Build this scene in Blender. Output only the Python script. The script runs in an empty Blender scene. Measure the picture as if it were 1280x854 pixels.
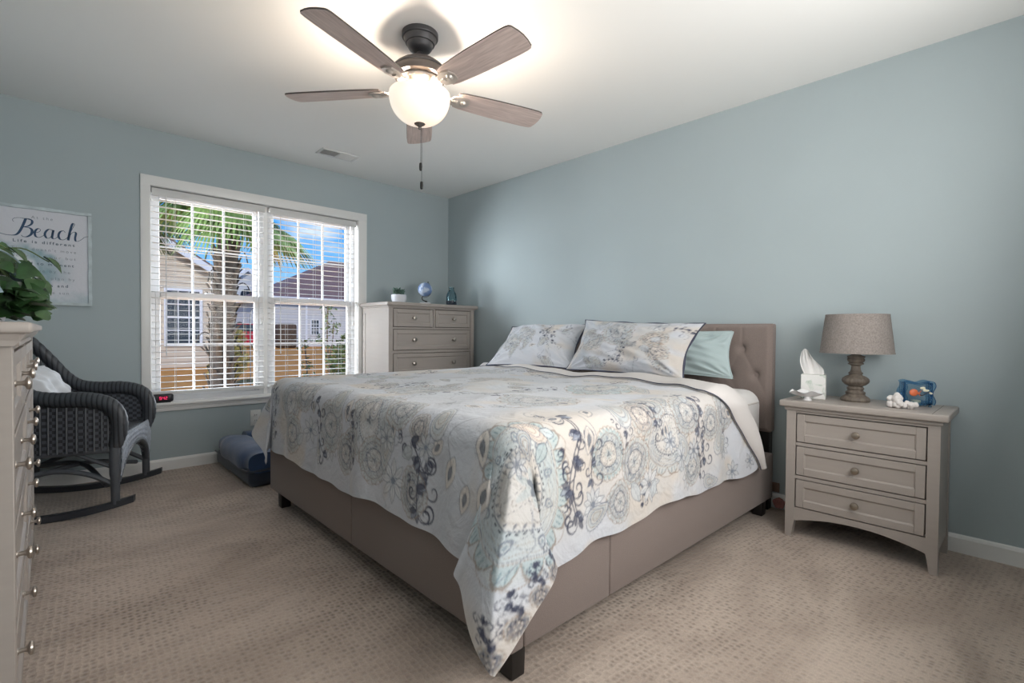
import bpy, bmesh, math, random
import numpy as np
from mathutils import Vector, Matrix

random.seed(7)
RNG = np.random.default_rng(11)
S = bpy.context.scene
COL = S.collection
PI = math.pi

# ------------------------------------------------------------------ camera
CAM_H = 1.0227
YAW, PITCH, ROLL = math.radians(43.406), math.radians(-1.059), math.radians(0.484)
def make_camera():
    cd = bpy.data.cameras.new('camera')
    cd.sensor_width = 36.0
    cd.lens = 619.74 / 1280.0 * 36.0
    cd.clip_start = 0.02
    cd.clip_end = 400
    o = bpy.data.objects.new('camera', cd)
    COL.objects.link(o)
    cy, sy, cp, sp = math.cos(YAW), math.sin(YAW), math.cos(PITCH), math.sin(PITCH)
    F = Vector((sy*cp, cy*cp, sp)); R = Vector((cy, -sy, 0)); U = R.cross(F)
    cr, sr = math.cos(ROLL), math.sin(ROLL)
    R2 = R*cr + U*sr; U2 = U*cr - R*sr
    m = Matrix((R2, U2, -F)).transposed().to_4x4()
    m.translation = (0, 0, CAM_H)
    o.matrix_world = m
    S.camera = o
make_camera()

# ------------------------------------------------------------------ exposure
S.view_settings.view_transform = 'Standard'
S.view_settings.look = 'None'
S.view_settings.exposure = 0.34
S.view_settings.gamma = 1.0
S.view_settings.use_curve_mapping = False
S.cycles.max_bounces = 8
S.cycles.diffuse_bounces = 5
S.cycles.glossy_bounces = 3
S.cycles.transparent_max_bounces = 12
S.cycles.transmission_bounces = 6
S.cycles.caustics_reflective = False
S.cycles.caustics_refractive = False
S.cycles.sample_clamp_indirect = 4.0
S.cycles.use_denoising = True

# ------------------------------------------------------------------ sky and lights
def lin(c):
    """sRGB 0-255 triple -> linear rgba"""
    out = []
    for v in c:
        v = v/255.0
        out.append(v/12.92 if v <= 0.04045 else ((v+0.055)/1.055)**2.4)
    return (*out, 1.0)

def make_world():
    w = bpy.data.worlds.new('sky'); S.world = w
    w.use_nodes = True
    nt = w.node_tree; nt.nodes.clear()
    N = nt.nodes.new; L = nt.links.new
    out = N('ShaderNodeOutputWorld'); bg = N('ShaderNodeBackground')
    tc = N('ShaderNodeTexCoord'); sep = N('ShaderNodeSeparateXYZ')
    ramp = N('ShaderNodeValToRGB')
    ramp.color_ramp.elements[0].position = 0.0; ramp.color_ramp.elements[0].color = lin((196,220,240))
    ramp.color_ramp.elements[1].position = 0.32; ramp.color_ramp.elements[1].color = lin((22,118,212))
    e = ramp.color_ramp.elements.new(0.10); e.color = lin((128,186,236))
    e = ramp.color_ramp.elements.new(0.19); e.color = lin((72,156,230))
    noise = N('ShaderNodeTexNoise'); noise.inputs['Scale'].default_value = 5.0; noise.inputs['Detail'].default_value = 6
    mp = N('ShaderNodeMapping'); mp.inputs['Scale'].default_value = (1, 1, 3.2); mp.inputs['Location'].default_value = (0.3, 0.1, 0)
    cr = N('ShaderNodeValToRGB'); cr.color_ramp.elements[0].position = 0.56; cr.color_ramp.elements[1].position = 0.78
    mix = N('ShaderNodeMixRGB'); mix.inputs['Color2'].default_value = lin((236,242,248))
    L(tc.outputs['Generated'], sep.inputs[0]); L(sep.outputs['Z'], ramp.inputs[0])
    L(tc.outputs['Generated'], mp.inputs[0]); L(mp.outputs[0], noise.inputs['Vector'])
    L(noise.outputs[0], cr.inputs[0]); L(cr.outputs[0], mix.inputs['Fac'])
    L(ramp.outputs[0], mix.inputs['Color1']); L(mix.outputs[0], bg.inputs['Color'])
    bg.inputs['Strength'].default_value = 1.0
    L(bg.outputs[0], out.inputs[0])
make_world()

def area(name, loc, target, sx, sy, power, col):
    d = bpy.data.lights.new(name, 'AREA'); d.shape = 'RECTANGLE'; d.size = sx; d.size_y = sy
    d.energy = power; d.color = col
    o = bpy.data.objects.new(name, d); COL.objects.link(o)
    o.location = loc
    o.rotation_euler = (Vector(target)-Vector(loc)).to_track_quat('-Z', 'Y').to_euler()
    return o
# sun on the houses and the lawn outside (from behind this house, high in the south-west)
sd = bpy.data.lights.new('sun', 'SUN'); sd.energy = 2.0; sd.angle = 0.02; sd.color = (1.0, 0.95, 0.87)
so = bpy.data.objects.new('sun', sd); COL.objects.link(so)
so.rotation_euler = Vector((0.45, 0.75, -0.75)).to_track_quat('-Z', 'Y').to_euler()
# daylight entering through the window from either side of the view
area('daylight_west', (-1.5, 5.75, 1.8), (-0.2, 3.75, 1.25), 2.4, 2.4, 850, (0.90, 0.96, 1.0))
area('daylight_east', (4.5, 5.75, 1.8), (3.1, 3.75, 1.25), 2.2, 2.4, 560, (0.90, 0.96, 1.0))
# added fill lamp out of view by the near wall, like bounced flash
area('near_wall_fill', (1.40, -0.32, 1.45), (1.05, 2.6, 2.13), 1.8, 1.1, 48, (1.0, 0.97, 0.935))

# ------------------------------------------------------------------ node helpers
def new_mat(name):
    m = bpy.data.materials.new(name); m.use_nodes = True
    nt = m.node_tree
    b = nt.nodes['Principled BSDF']
    return m, nt, b
def sock(b, *names):
    for n in names:
        if n in b.inputs: return b.inputs[n]
def simple(name, col, rough=0.5, metal=0.0, spec=0.5, noise=0.0, nscale=8.0, bump=0.0, bscale=60.0, sheen=0.0, stretch=None):
    m, nt, b = new_mat(name)
    c = lin(col)
    b.inputs['Base Color'].default_value = c
    b.inputs['Roughness'].default_value = rough
    b.inputs['Metallic'].default_value = metal
    s = sock(b, 'Specular IOR Level', 'Specular')
    if s: s.default_value = spec
    if sheen:
        sock(b, 'Sheen Weight', 'Sheen').default_value = sheen
    N = nt.nodes.new; L = nt.links.new
    tc = N('ShaderNodeTexCoord')
    vec = tc.outputs['Object']
    if stretch:
        mp = N('ShaderNodeMapping'); mp.inputs['Scale'].default_value = stretch
        L(vec, mp.inputs[0]); vec = mp.outputs[0]
    if noise:
        n = N('ShaderNodeTexNoise'); n.inputs['Scale'].default_value = nscale; n.inputs['Detail'].default_value = 5
        L(vec, n.inputs['Vector'])
        r = N('ShaderNodeValToRGB')
        r.color_ramp.elements[0].position = 0.3; r.color_ramp.elements[1].position = 0.7
        r.color_ramp.elements[0].color = (*[max(0, v*(1-noise)) for v in c[:3]], 1)
        r.color_ramp.elements[1].color = (*[min(1, v*(1+noise)) for v in c[:3]], 1)
        L(n.outputs[0], r.inputs[0]); L(r.outputs[0], b.inputs['Base Color'])
    if bump:
        n2 = N('ShaderNodeTexNoise'); n2.inputs['Scale'].default_value = bscale; n2.inputs['Detail'].default_value = 3
        L(vec, n2.inputs['Vector'])
        bp = N('ShaderNodeBump'); bp.inputs['Strength'].default_value = bump; bp.inputs['Distance'].default_value = 0.004
        L(n2.outputs[0], bp.inputs['Height']); L(bp.outputs[0], b.inputs['Normal'])
    return m
def emit_mat(name, col, strength):
    m, nt, b = new_mat(name)
    b.inputs['Base Color'].default_value = lin(col)
    sock(b, 'Emission Color', 'Emission').default_value = lin(col)
    b.inputs['Emission Strength'].default_value = strength
    b.inputs['Roughness'].default_value = 0.35
    return m
def attr_mat(name, rough=0.85, bump=0.25, bscale=40.0, sheen=0.2):
    m, nt, b = new_mat(name)
    N = nt.nodes.new; L = nt.links.new
    a = N('ShaderNodeAttribute'); a.attribute_name = 'print'
    L(a.outputs['Color'], b.inputs['Base Color'])
    b.inputs['Roughness'].default_value = rough
    sock(b, 'Specular IOR Level', 'Specular').default_value = 0.2
    sock(b, 'Sheen Weight', 'Sheen').default_value = sheen
    tc = N('ShaderNodeTexCoord'); n2 = N('ShaderNodeTexNoise')
    n2.inputs['Scale'].default_value = bscale; n2.inputs['Detail'].default_value = 4
    L(tc.outputs['Object'], n2.inputs['Vector'])
    bp = N('ShaderNodeBump'); bp.inputs['Strength'].default_value = bump; bp.inputs['Distance'].default_value = 0.012
    n3 = N('ShaderNodeTexNoise'); n3.inputs['Scale'].default_value = bscale*.25; n3.inputs['Detail'].default_value = 3; n3.inputs['Distortion'].default_value = 1.0
    L(tc.outputs['Object'], n3.inputs['Vector'])
    bp2 = N('ShaderNodeBump'); bp2.inputs['Strength'].default_value = bump*.9; bp2.inputs['Distance'].default_value = 0.05
    L(n3.outputs[0], bp2.inputs['Height']); L(bp2.outputs[0], bp.inputs['Normal'])
    L(n2.outputs[0], bp.inputs['Height']); L(bp.outputs[0], b.inputs['Normal'])
    return m

def carpet_mat():
    m, nt, b = new_mat('carpet_loops')
    N = nt.nodes.new; L = nt.links.new
    tc = N('ShaderNodeTexCoord')
    mp = N('ShaderNodeMapping'); mp.inputs['Rotation'].default_value = (0, 0, math.radians(4)); mp.inputs['Scale'].default_value = (50, 44, 1)
    L(tc.outputs['Object'], mp.inputs[0])
    v = N('ShaderNodeTexVoronoi'); v.inputs['Scale'].default_value = 1.0; v.inputs['Randomness'].default_value = 0.42
    L(mp.outputs[0], v.inputs['Vector'])
    pit = N('ShaderNodeValToRGB'); pit.color_ramp.elements[0].position = 0.12; pit.color_ramp.elements[1].position = 0.46
    pit.color_ramp.elements[0].color = (0.50, 0.49, 0.48, 1); pit.color_ramp.elements[1].color = (1, 1, 1, 1)
    L(v.outputs['Distance'], pit.inputs[0])
    # wear: brushed pile patches
    mp2 = N('ShaderNodeMapping'); mp2.inputs['Rotation'].default_value = (0, 0, 0.7); mp2.inputs['Scale'].default_value = (1.0, 2.4, 1)
    L(tc.outputs['Object'], mp2.inputs[0])
    n1 = N('ShaderNodeTexNoise'); n1.inputs['Scale'].default_value = 1.7; n1.inputs['Detail'].default_value = 5; n1.inputs['Distortion'].default_value = 0.8
    L(mp2.outputs[0], n1.inputs['Vector'])
    r1 = N('ShaderNodeValToRGB'); r1.color_ramp.elements[0].position = 0.34; r1.color_ramp.elements[1].position = 0.66
    r1.color_ramp.elements[0].color = lin((170,154,142)); r1.color_ramp.elements[1].color = lin((197,181,168))
    L(n1.outputs[0], r1.inputs[0])
    n3 = N('ShaderNodeTexNoise'); n3.inputs['Scale'].default_value = 260; n3.inputs['Detail'].default_value = 2
    L(tc.outputs['Object'], n3.inputs['Vector'])
    r3 = N('ShaderNodeValToRGB'); r3.color_ramp.elements[0].color = (0.72, 0.72, 0.72, 1); r3.color_ramp.elements[1].color = (1.0, 1.0, 1.0, 1)
    r3.color_ramp.elements[0].position = 0.3; r3.color_ramp.elements[1].position = 0.6
    L(n3.outputs[0], r3.inputs[0])
    # where the pile lies flat the pits are weaker
    n4 = N('ShaderNodeTexNoise'); n4.inputs['Scale'].default_value = 1.3; n4.inputs['Detail'].default_value = 3
    L(tc.outputs['Object'], n4.inputs['Vector'])
    mm = N('ShaderNodeMapRange'); mm.inputs['From Min'].default_value = 0.38; mm.inputs['From Max'].default_value = 0.6
    mm.inputs['To Min'].default_value = 0.3; mm.inputs['To Max'].default_value = 1.0
    L(n4.outputs[0], mm.inputs['Value'])
    mul = N('ShaderNodeMixRGB'); mul.blend_type = 'MULTIPLY'
    L(mm.outputs[0], mul.inputs['Fac']); L(r1.outputs[0], mul.inputs['Color1']); L(pit.outputs[0], mul.inputs['Color2'])
    mul2 = N('ShaderNodeMixRGB'); mul2.blend_type = 'MULTIPLY'; mul2.inputs['Fac'].default_value = 0.7
    L(mul.outputs[0], mul2.inputs['Color1']); L(r3.outputs[0], mul2.inputs['Color2'])
    L(mul2.outputs[0], b.inputs['Base Color'])
    b.inputs['Roughness'].default_value = 0.95
    sock(b, 'Specular IOR Level', 'Specular').default_value = 0.1
    sock(b, 'Sheen Weight', 'Sheen').default_value = 0.25
    bp = N('ShaderNodeBump'); bp.inputs['Strength'].default_value = 0.6; bp.inputs['Distance'].default_value = 0.008
    L(v.outputs['Distance'], bp.inputs['Height']); L(bp.outputs[0], b.inputs['Normal'])
    return m

def wood_mat(name, c1, c2, scale=(1, 14, 14), rough=0.5):
    m, nt, b = new_mat(name)
    N = nt.nodes.new; L = nt.links.new
    tc = N('ShaderNodeTexCoord'); mp = N('ShaderNodeMapping'); mp.inputs['Scale'].default_value = scale
    n = N('ShaderNodeTexNoise'); n.inputs['Scale'].default_value = 6; n.inputs['Detail'].default_value = 8; n.inputs['Distortion'].default_value = 0.6
    r = N('ShaderNodeValToRGB'); r.color_ramp.elements[0].position = 0.3; r.color_ramp.elements[1].position = 0.72
    r.color_ramp.elements[0].color = lin(c1); r.color_ramp.elements[1].color = lin(c2)
    L(tc.outputs['Object'], mp.inputs[0]); L(mp.outputs[0], n.inputs['Vector']); L(n.outputs[0], r.inputs[0])
    L(r.outputs[0], b.inputs['Base Color']); b.inputs['Roughness'].default_value = rough
    return m

def banded_mat(name, c1, c2, pitch, axis='Z', rough=0.8, width=0.12, noise=0.1, bump=0.5):
    """lap siding / shingle courses / wicker wraps: thin dark line every pitch along one axis"""
    m, nt, b = new_mat(name)
    N = nt.nodes.new; L = nt.links.new
    tc = N('ShaderNodeTexCoord'); sep = N('ShaderNodeSeparateXYZ'); L(tc.outputs['Object'], sep.inputs[0])
    d = N('ShaderNodeMath'); d.operation = 'DIVIDE'; d.inputs[1].default_value = pitch; L(sep.outputs[axis], d.inputs[0])
    f = N('ShaderNodeMath'); f.operation = 'FRACT'; L(d.outputs[0], f.inputs[0])
    r = N('ShaderNodeValToRGB'); r.color_ramp.elements[0].position = width*0.4; r.color_ramp.elements[1].position = width
    r.color_ramp.elements[0].color = lin(c2); r.color_ramp.elements[1].color = lin(c1)
    L(f.outputs[0], r.inputs[0])
    n = N('ShaderNodeTexNoise'); n.inputs['Scale'].default_value = 9; n.inputs['Detail'].default_value = 5; L(tc.outputs['Object'], n.inputs['Vector'])
    r2 = N('ShaderNodeValToRGB'); r2.color_ramp.elements[0].color = (1-noise*2, 1-noise*2, 1-noise*2, 1)
    L(n.outputs[0], r2.inputs[0])
    mu = N('ShaderNodeMixRGB'); mu.blend_type = 'MULTIPLY'; mu.inputs['Fac'].default_value = 1
    L(r.outputs[0], mu.inputs['Color1']); L(r2.outputs[0], mu.inputs['Color2']); L(mu.outputs[0], b.inputs['Base Color'])
    bp = N('ShaderNodeBump'); bp.inputs['Strength'].default_value = bump; bp.inputs['Distance'].default_value = 0.01
    L(f.outputs[0], bp.inputs['Height']); L(bp.outputs[0], b.inputs['Normal'])
    b.inputs['Roughness'].default_value = rough
    return m

def weave_mat(name, c1, c2, sx, sz, rough=0.55):
    """basket weave: alternating over/under bumps"""
    m, nt, b = new_mat(name)
    N = nt.nodes.new; L = nt.links.new
    tc = N('ShaderNodeTexCoord')
    mp = N('ShaderNodeMapping'); mp.inputs['Scale'].default_value = (sx, sx, sz)
    L(tc.outputs['Object'], mp.inputs[0])
    ch = N('ShaderNodeTexChecker'); ch.inputs['Scale'].default_value = 1.0
    ch.inputs['Color1'].default_value = lin(c1); ch.inputs['Color2'].default_value = lin(c2)
    L(mp.outputs[0], ch.inputs['Vector']); L(ch.outputs['Color'], b.inputs['Base Color'])
    bp = N('ShaderNodeBump'); bp.inputs['Strength'].default_value = 0.7; bp.inputs['Distance'].default_value = 0.004
    L(ch.outputs['Fac'], bp.inputs['Height']); L(bp.outputs[0], b.inputs['Normal'])
    b.inputs['Roughness'].default_value = rough
    return m

def glass_mat(name, col, rough=0.02, mix=0.12, tint=None):
    """thin clear pane: mostly see-through with a faint reflection"""
    m = bpy.data.materials.new(name); m.use_nodes = True
    nt = m.node_tree; nt.nodes.clear(); N = nt.nodes.new; L = nt.links.new
    o = N('ShaderNodeOutputMaterial'); t = N('ShaderNodeBsdfTransparent'); t.inputs['Color'].default_value = tint or (1, 1, 1, 1)
    g = N('ShaderNodeBsdfGlossy'); g.inputs['Roughness'].default_value = rough; g.inputs['Color'].default_value = lin(col)
    fr = N('ShaderNodeFresnel'); fr.inputs['IOR'].default_value = 1.45
    mu = N('ShaderNodeMath'); mu.operation = 'MULTIPLY'; mu.inputs[1].default_value = mix*8
    mx = N('ShaderNodeMixShader')
    L(fr.outputs[0], mu.inputs[0]); L(mu.outputs[0], mx.inputs['Fac']); L(t.outputs[0], mx.inputs[1]); L(g.outputs[0], mx.inputs[2]); L(mx.outputs[0], o.inputs[0])
    return m

M = {}
M['wall'] = simple('wall_paint_blue_grey', (170,182,186), 0.75, spec=0.25, noise=0.012, nscale=3, bump=0.08, bscale=220)
M['ceiling'] = simple('ceiling_white', (238,238,236), 0.9, spec=0.1, bump=0.05, bscale=180)
M['trim'] = simple('trim_white', (232,232,231), 0.4, noise=0.01)
M['vinyl'] = simple('vinyl_white', (214,215,217), 0.35, noise=0.01)
M['slat'] = simple('blind_slat_white', (214,214,213), 0.42, noise=0.01)
M['cord'] = simple('blind_cord', (205,205,203), 0.8)
M['carpet'] = carpet_mat()
M['paint'] = simple('greige_paint', (165,157,151), 0.38, spec=0.45, noise=0.025, nscale=5, stretch=(1, 1, 12))
M['paint_gap'] = simple('drawer_gap_dark', (58,52,48), 0.8)
M['nickel'] = simple('brushed_nickel', (178,170,162), 0.32, metal=0.9, noise=0.05)
M['pewter'] = simple('pewter_knob', (150,140,128), 0.35, metal=0.85, noise=0.08)
M['upholstery'] = simple('grey_linen_upholstery', (133,121,116), 0.92, spec=0.15, noise=0.10, nscale=300, bump=0.35, bscale=420, sheen=0.15)
M['leg_black'] = simple('black_wood_leg', (30,28,28), 0.4, noise=0.05)
M['sheet'] = simple('white_cotton_sheet', (224,222,221), 0.9, spec=0.1, bump=0.3, bscale=22, sheen=0.1)
M['mattress'] = simple('mattress_ticking', (205,200,196), 0.9, bump=0.2, bscale=60)
M['lining'] = simple('duvet_lining_white', (206,202,200), 0.9, spec=0.1, bump=0.3, bscale=30, sheen=0.1)
M['print'] = attr_mat('printed_cotton')
M['navy_band'] = simple('navy_piping', (70,74,92), 0.85, noise=0.1, nscale=40)
M['aqua'] = simple('aqua_cotton', (176,192,194), 0.9, spec=0.1, bump=0.35, bscale=18, sheen=0.1)
M['fan_metal'] = simple('brushed_grey_metal', (104,98,95), 0.42, metal=0.55, noise=0.04, nscale=20)
M['fan_dark'] = simple('dark_grey_metal', (74,74,77), 0.45, metal=0.5, noise=0.04)
M['fan_light'] = simple('pale_nickel', (196,188,180), 0.35, metal=0.5, noise=0.03)
M['blade'] = wood_mat('weathered_blade', (182,164,157), (214,196,189), (1.2, 16, 16), 0.5)
M['blade_edge'] = simple('blade_edge_dark', (70,62,60), 0.6)
M['wicker'] = banded_mat('grey_wicker_wrap', (84,88,94), (44,46,52), 0.022, 'X', 0.5, 0.5, 0.12, 0.9)
M['wicker_weave'] = weave_mat('grey_wicker_weave', (78,82,90), (42,44,50), 46, 60)
M['wicker_light'] = weave_mat('pale_grey_wicker_weave', (172,178,188), (104,110,122), 40, 90)
M['wicker_leg'] = simple('grey_painted_rattan', (78,82,88), 0.45, noise=0.12, nscale=30)
M['rocker'] = simple('dark_grey_rocker', (54,57,63), 0.4, noise=0.08, nscale=20)
M['cushion'] = simple('white_cushion', (206,209,214), 0.9, bump=0.3, bscale=14, sheen=0.1)
M['velvet'] = simple('navy_velvet', (46,72,108), 0.6, spec=0.3, noise=0.22, nscale=9, bump=0.35, bscale=26, sheen=0.35)
M['velvet_dark'] = simple('dark_navy_velvet', (34,46,64), 0.7, noise=0.2, nscale=14, bump=0.3, bscale=30, sheen=0.3)
M['plastic_black'] = simple('black_plastic', (28,29,38), 0.4, noise=0.05)
M['plastic_white'] = simple('white_plastic', (222,222,218), 0.4)
M['digits'] = emit_mat('red_digits', (228,40,96), 1.1)
M['vent'] = simple('vent_white_metal', (216,216,215), 0.5)
M['vent_dark'] = simple('vent_duct_dark', (84,84,86), 0.9)
M['shade'] = simple('linen_shade_grey_brown', (142,135,131), 0.95, spec=0.1, noise=0.2, nscale=150, bump=0.5, bscale=300)
M['shade_in'] = simple('shade_lining', (150,140,130), 0.9)
M['turned'] = wood_mat('turned_grey_wood', (84,76,68), (122,112,102), (10, 10, 2), 0.55)
M['ceramic'] = simple('white_ceramic', (224,224,226), 0.3, noise=0.02)
M['pot_white'] = simple('white_matte_pot', (208,210,218), 0.5, noise=0.02)
M['tissue'] = simple('white_tissue', (232,231,230), 0.95, spec=0.05)
M['coral'] = simple('white_coral', (222,218,216), 0.9, noise=0.06, nscale=60, bump=0.8, bscale=120)
M['succulent'] = simple('succulent_grey_green', (82,108,98), 0.6, noise=0.25, nscale=60)
M['soil'] = simple('dark_soil', (56,46,38), 0.95, noise=0.3, nscale=80)
M['leaf'] = simple('ivy_leaf_green', (46,76,42), 0.4, noise=0.45, nscale=26)
M['leaf_pale'] = simple('ivy_leaf_variegated', (176,196,208), 0.4, noise=0.2, nscale=30)
M['stem'] = simple('green_stem', (92,110,66), 0.6)
M['sign_frame'] = simple('distressed_white_wood', (190,202,206), 0.7, noise=0.16, nscale=18)
M['sign_text'] = simple('sign_ink_grey', (128,138,150), 0.8)
M['sign_bold'] = simple('sign_ink_slate', (92,108,122), 0.8)
M['sign_navy'] = simple('sign_ink_navy', (52,78,108), 0.7)
M['pink'] = simple('pink_cloth', (176,120,114), 0.9, noise=0.2, nscale=40)
M['brown_plastic'] = simple('brown_plastic', (126,104,94), 0.6)
M['glass'] = glass_mat('window_glass', (255,255,255), 0.01, 0.012)
M['blue_glass'] = glass_mat('blue_glass', (200,225,245), 0.08, 0.12, lin((240,246,250)))
M['blue_rim'] = glass_mat('blue_glass_rim', (190,220,245), 0.08, 0.12, lin((208,229,243)))
M['bottle'] = glass_mat('pale_teal_glass', (220,235,240), 0.05, 0.12, lin((226,238,241)))
M['bottle_dark'] = simple('dark_teal_base', (28,44,58), 0.3, noise=0.1)
M['orange'] = simple('orange_glaze', (224,116,74), 0.4, noise=0.15, nscale=40)
M['cream_glow'] = simple('cream_wax_and_glow', (238,232,206), 0.35)  # tealight wax, and candle glow given as plain cream colour

# ------------------------------------------------------------------ mesh helpers
def tag(o, label=None, cat=None, group=None, kind=None):
    if label: o['label'] = label
    if cat: o['category'] = cat
    if group: o['group'] = group
    if kind: o['kind'] = kind
    return o
def empty(name, loc=(0, 0, 0), rz=0.0, label=None, cat=None, group=None):
    o = bpy.data.objects.new(name, None); COL.objects.link(o)
    o.empty_display_size = 0.05
    o.location = loc; o.rotation_euler = (0, 0, rz)
    return tag(o, label, cat, group)
class MB:
    """collects shapes, builds one mesh object"""
    def __init__(self):
        self.bm = bmesh.new()
    def _xf(self, verts, mat):
        if mat is not None: bmesh.ops.transform(self.bm, matrix=mat, verts=verts)
        return verts
    def box(self, x0, x1, y0, y1, z0, z1, bev=0.0, seg=2, mat=None):
        r = bmesh.ops.create_cube(self.bm, size=1.0)
        vs = r['verts']
        for v in vs:
            v.co = Vector((x0+(v.co.x+.5)*(x1-x0), y0+(v.co.y+.5)*(y1-y0), z0+(v.co.z+.5)*(z1-z0)))
        if bev > 0:
            es = list({e for v in vs for e in v.link_edges})
            rr = bmesh.ops.bevel(self.bm, geom=es, offset=bev, segments=seg, profile=0.5, affect='EDGES', clamp_overlap=True)
            vs = list({v for f in rr['faces'] for v in f.verts} | {v for v in vs if v.is_valid})
            isl = set(vs); st = list(vs)
            while st:
                a = st.pop()
                for e in a.link_edges:
                    o = e.other_vert(a)
                    if o not in isl: isl.add(o); st.append(o)
            vs = list(isl)
        return self._xf(vs, mat)
    def prism(self, pts, d0, d1, plane='XZ', mat=None):
        """polygon pts extruded along the missing axis from d0 to d1"""
        def P(a, b, d):
            return {'XZ': (a, d, b), 'YZ': (d, a, b), 'XY': (a, b, d)}[plane]
        A = [self.bm.verts.new(P(a, b, d0)) for a, b in pts]
        B = [self.bm.verts.new(P(a, b, d1)) for a, b in pts]
        n = len(pts)
        self.bm.faces.new(A); self.bm.faces.new(B[::-1])
        for i in range(n):
            self.bm.faces.new((A[i], B[i], B[(i+1) % n], A[(i+1) % n]))
        return self._xf(A+B, mat)
    def lathe(self, prof, seg=32, mat=None, cap=True):
        rings = []
        for r, z in prof:
            rings.append([self.bm.verts.new((max(r, 1e-4)*math.cos(2*PI*i/seg), max(r, 1e-4)*math.sin(2*PI*i/seg), z)) for i in range(seg)])
        for a, b in zip(rings[:-1], rings[1:]):
            for i in range(seg):
                self.bm.faces.new((a[i], a[(i+1) % seg], b[(i+1) % seg], b[i]))
        if cap:
            if prof[0][0] > 1e-3: self.bm.faces.new(rings[0][::-1])
            if prof[-1][0] > 1e-3: self.bm.faces.new(rings[-1])
        return self._xf([v for r in rings for v in r], mat)
    def tube(self, pts, rad, seg=8, cap=True, mat=None, flat=1.0):
        pts = [Vector(p) for p in pts]
        n = len(pts)
        rads = rad if isinstance(rad, (list, tuple)) else [rad]*n
        rings = []; up = None
        for i, p in enumerate(pts):
            t = (pts[min(i+1, n-1)]-pts[max(i-1, 0)])
            if t.length < 1e-9: t = Vector((0, 0, 1))
            t.normalize()
            if up is None:
                up = Vector((0, 0, 1)) if abs(t.z) < 0.9 else Vector((1, 0, 0))
            a = t.cross(up)
            if a.length < 1e-6: a = t.cross(Vector((1, 0.3, 0)))
            a.normalize(); b = a.cross(t); up = b
            rings.append([self.bm.verts.new(p+(a*math.cos(2*PI*k/seg)+b*math.sin(2*PI*k/seg)*flat)*rads[i]) for k in range(seg)])
        for r0, r1 in zip(rings[:-1], rings[1:]):
            for k in range(seg):
                self.bm.faces.new((r0[k], r0[(k+1) % seg], r1[(k+1) % seg], r1[k]))
        if cap:
            self.bm.faces.new(rings[0][::-1]); self.bm.faces.new(rings[-1])
        return self._xf([v for r in rings for v in r], mat)
    def sphere(self, c, r, sub=2, scale=(1, 1, 1), mat=None):
        rr = bmesh.ops.create_icosphere(self.bm, subdivisions=sub, radius=r)
        for v in rr['verts']:
            v.co = Vector((v.co.x*scale[0]+c[0], v.co.y*scale[1]+c[1], v.co.z*scale[2]+c[2]))
        return self._xf(rr['verts'], mat)
    def grid(self, P, wrap_u=False, wrap_v=False):
        """P[i][j] points"""
        V = [[self.bm.verts.new(p) for p in row] for row in P]
        n, m = len(V), len(V[0])
        for i in range(n if wrap_u else n-1):
            for j in range(m if wrap_v else m-1):
                try:
                    self.bm.faces.new((V[i][j], V[(i+1) % n][j], V[(i+1) % n][(j+1) % m], V[i][(j+1) % m]))
                except ValueError: pass
        return V
    def face(self, pts):
        return self.bm.faces.new([self.bm.verts.new(p) for p in pts])
    def build(self, name, mat, parent=None, smooth=True, angle=40, normals=True):
        if normals: bmesh.ops.recalc_face_normals(self.bm, faces=self.bm.faces[:])
        me = bpy.data.meshes.new(name)
        ang = math.radians(angle)
        if smooth:
            for f in self.bm.faces: f.smooth = True
            for e in self.bm.edges:
                if len(e.link_faces) == 2 and e.calc_face_angle(0) > ang: e.smooth = False
        self.bm.to_mesh(me); self.bm.free()
        o = bpy.data.objects.new(name, me); COL.objects.link(o)
        for mm in (mat if isinstance(mat, list) else [mat]):
            me.materials.append(mm)
        if parent: o.parent = parent
        return o
def children(o):
    return [c for c in bpy.data.objects if c.parent == o]
def copy_tree(o, parent=None):
    kids = children(o)
    c = o.copy(); COL.objects.link(c)
    if parent: c.parent = parent
    for k in kids: copy_tree(k, c)
    return c
def bez(p0, p1, p2, p3, n=12):
    out = []
    for i in range(n+1):
        t = i/n; u = 1-t
        out.append(tuple(u**3*a+3*u*u*t*b+3*u*t*t*c+t**3*d for a, b, c, d in zip(p0, p1, p2, p3)))
    return out
def catmull(pts, n=6):
    P = [Vector(p) for p in pts]; P = [P[0]*2-P[1]]+P+[P[-1]*2-P[-2]]
    out = []
    for i in range(1, len(P)-2):
        for k in range(n):
            t = k/n; a, b, c, d = P[i-1], P[i], P[i+1], P[i+2]
            out.append(0.5*((2*b)+(c-a)*t+(2*a-5*b+4*c-d)*t*t+(3*b-a-3*c+d)*t**3))
    out.append(P[-2])
    return out
def smoothstep(a, b, x):
    t = np.clip((x-a)/(b-a), 0, 1); return t*t*(3-2*t)
# ------------------------------------------------------------------ room shell
RX0, RX1, RY0, RY1, RZ = -0.56, 3.146, -0.42, 4.331, 2.44
WX0, WX1, WZ0, WZ1 = 0.552, 2.124, 0.495, 2.045      # window opening
def struct(name, mb, mat, smooth=False):
    return tag(mb.build(name, mat, smooth=smooth), kind='structure')
b = MB(); b.box(RX0-.15, RX1+.15, RY0-.15, RY1+.17, -0.12, 0); struct('floor', b, M['carpet'])
b = MB(); b.box(RX0-.15, RX1+.15, RY0-.15, RY1+.17, RZ, RZ+.15); struct('ceiling', b, M['ceiling'])
b = MB()
b.box(RX0-.15, WX0, RY1, RY1+.16, 0, RZ); b.box(WX1, RX1+.15, RY1, RY1+.16, 0, RZ)
b.box(WX0, WX1, RY1, RY1+.16, 0, WZ0); b.box(WX0, WX1, RY1, RY1+.16, WZ1, RZ)
struct('wall_back', b, M['wall'])
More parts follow.
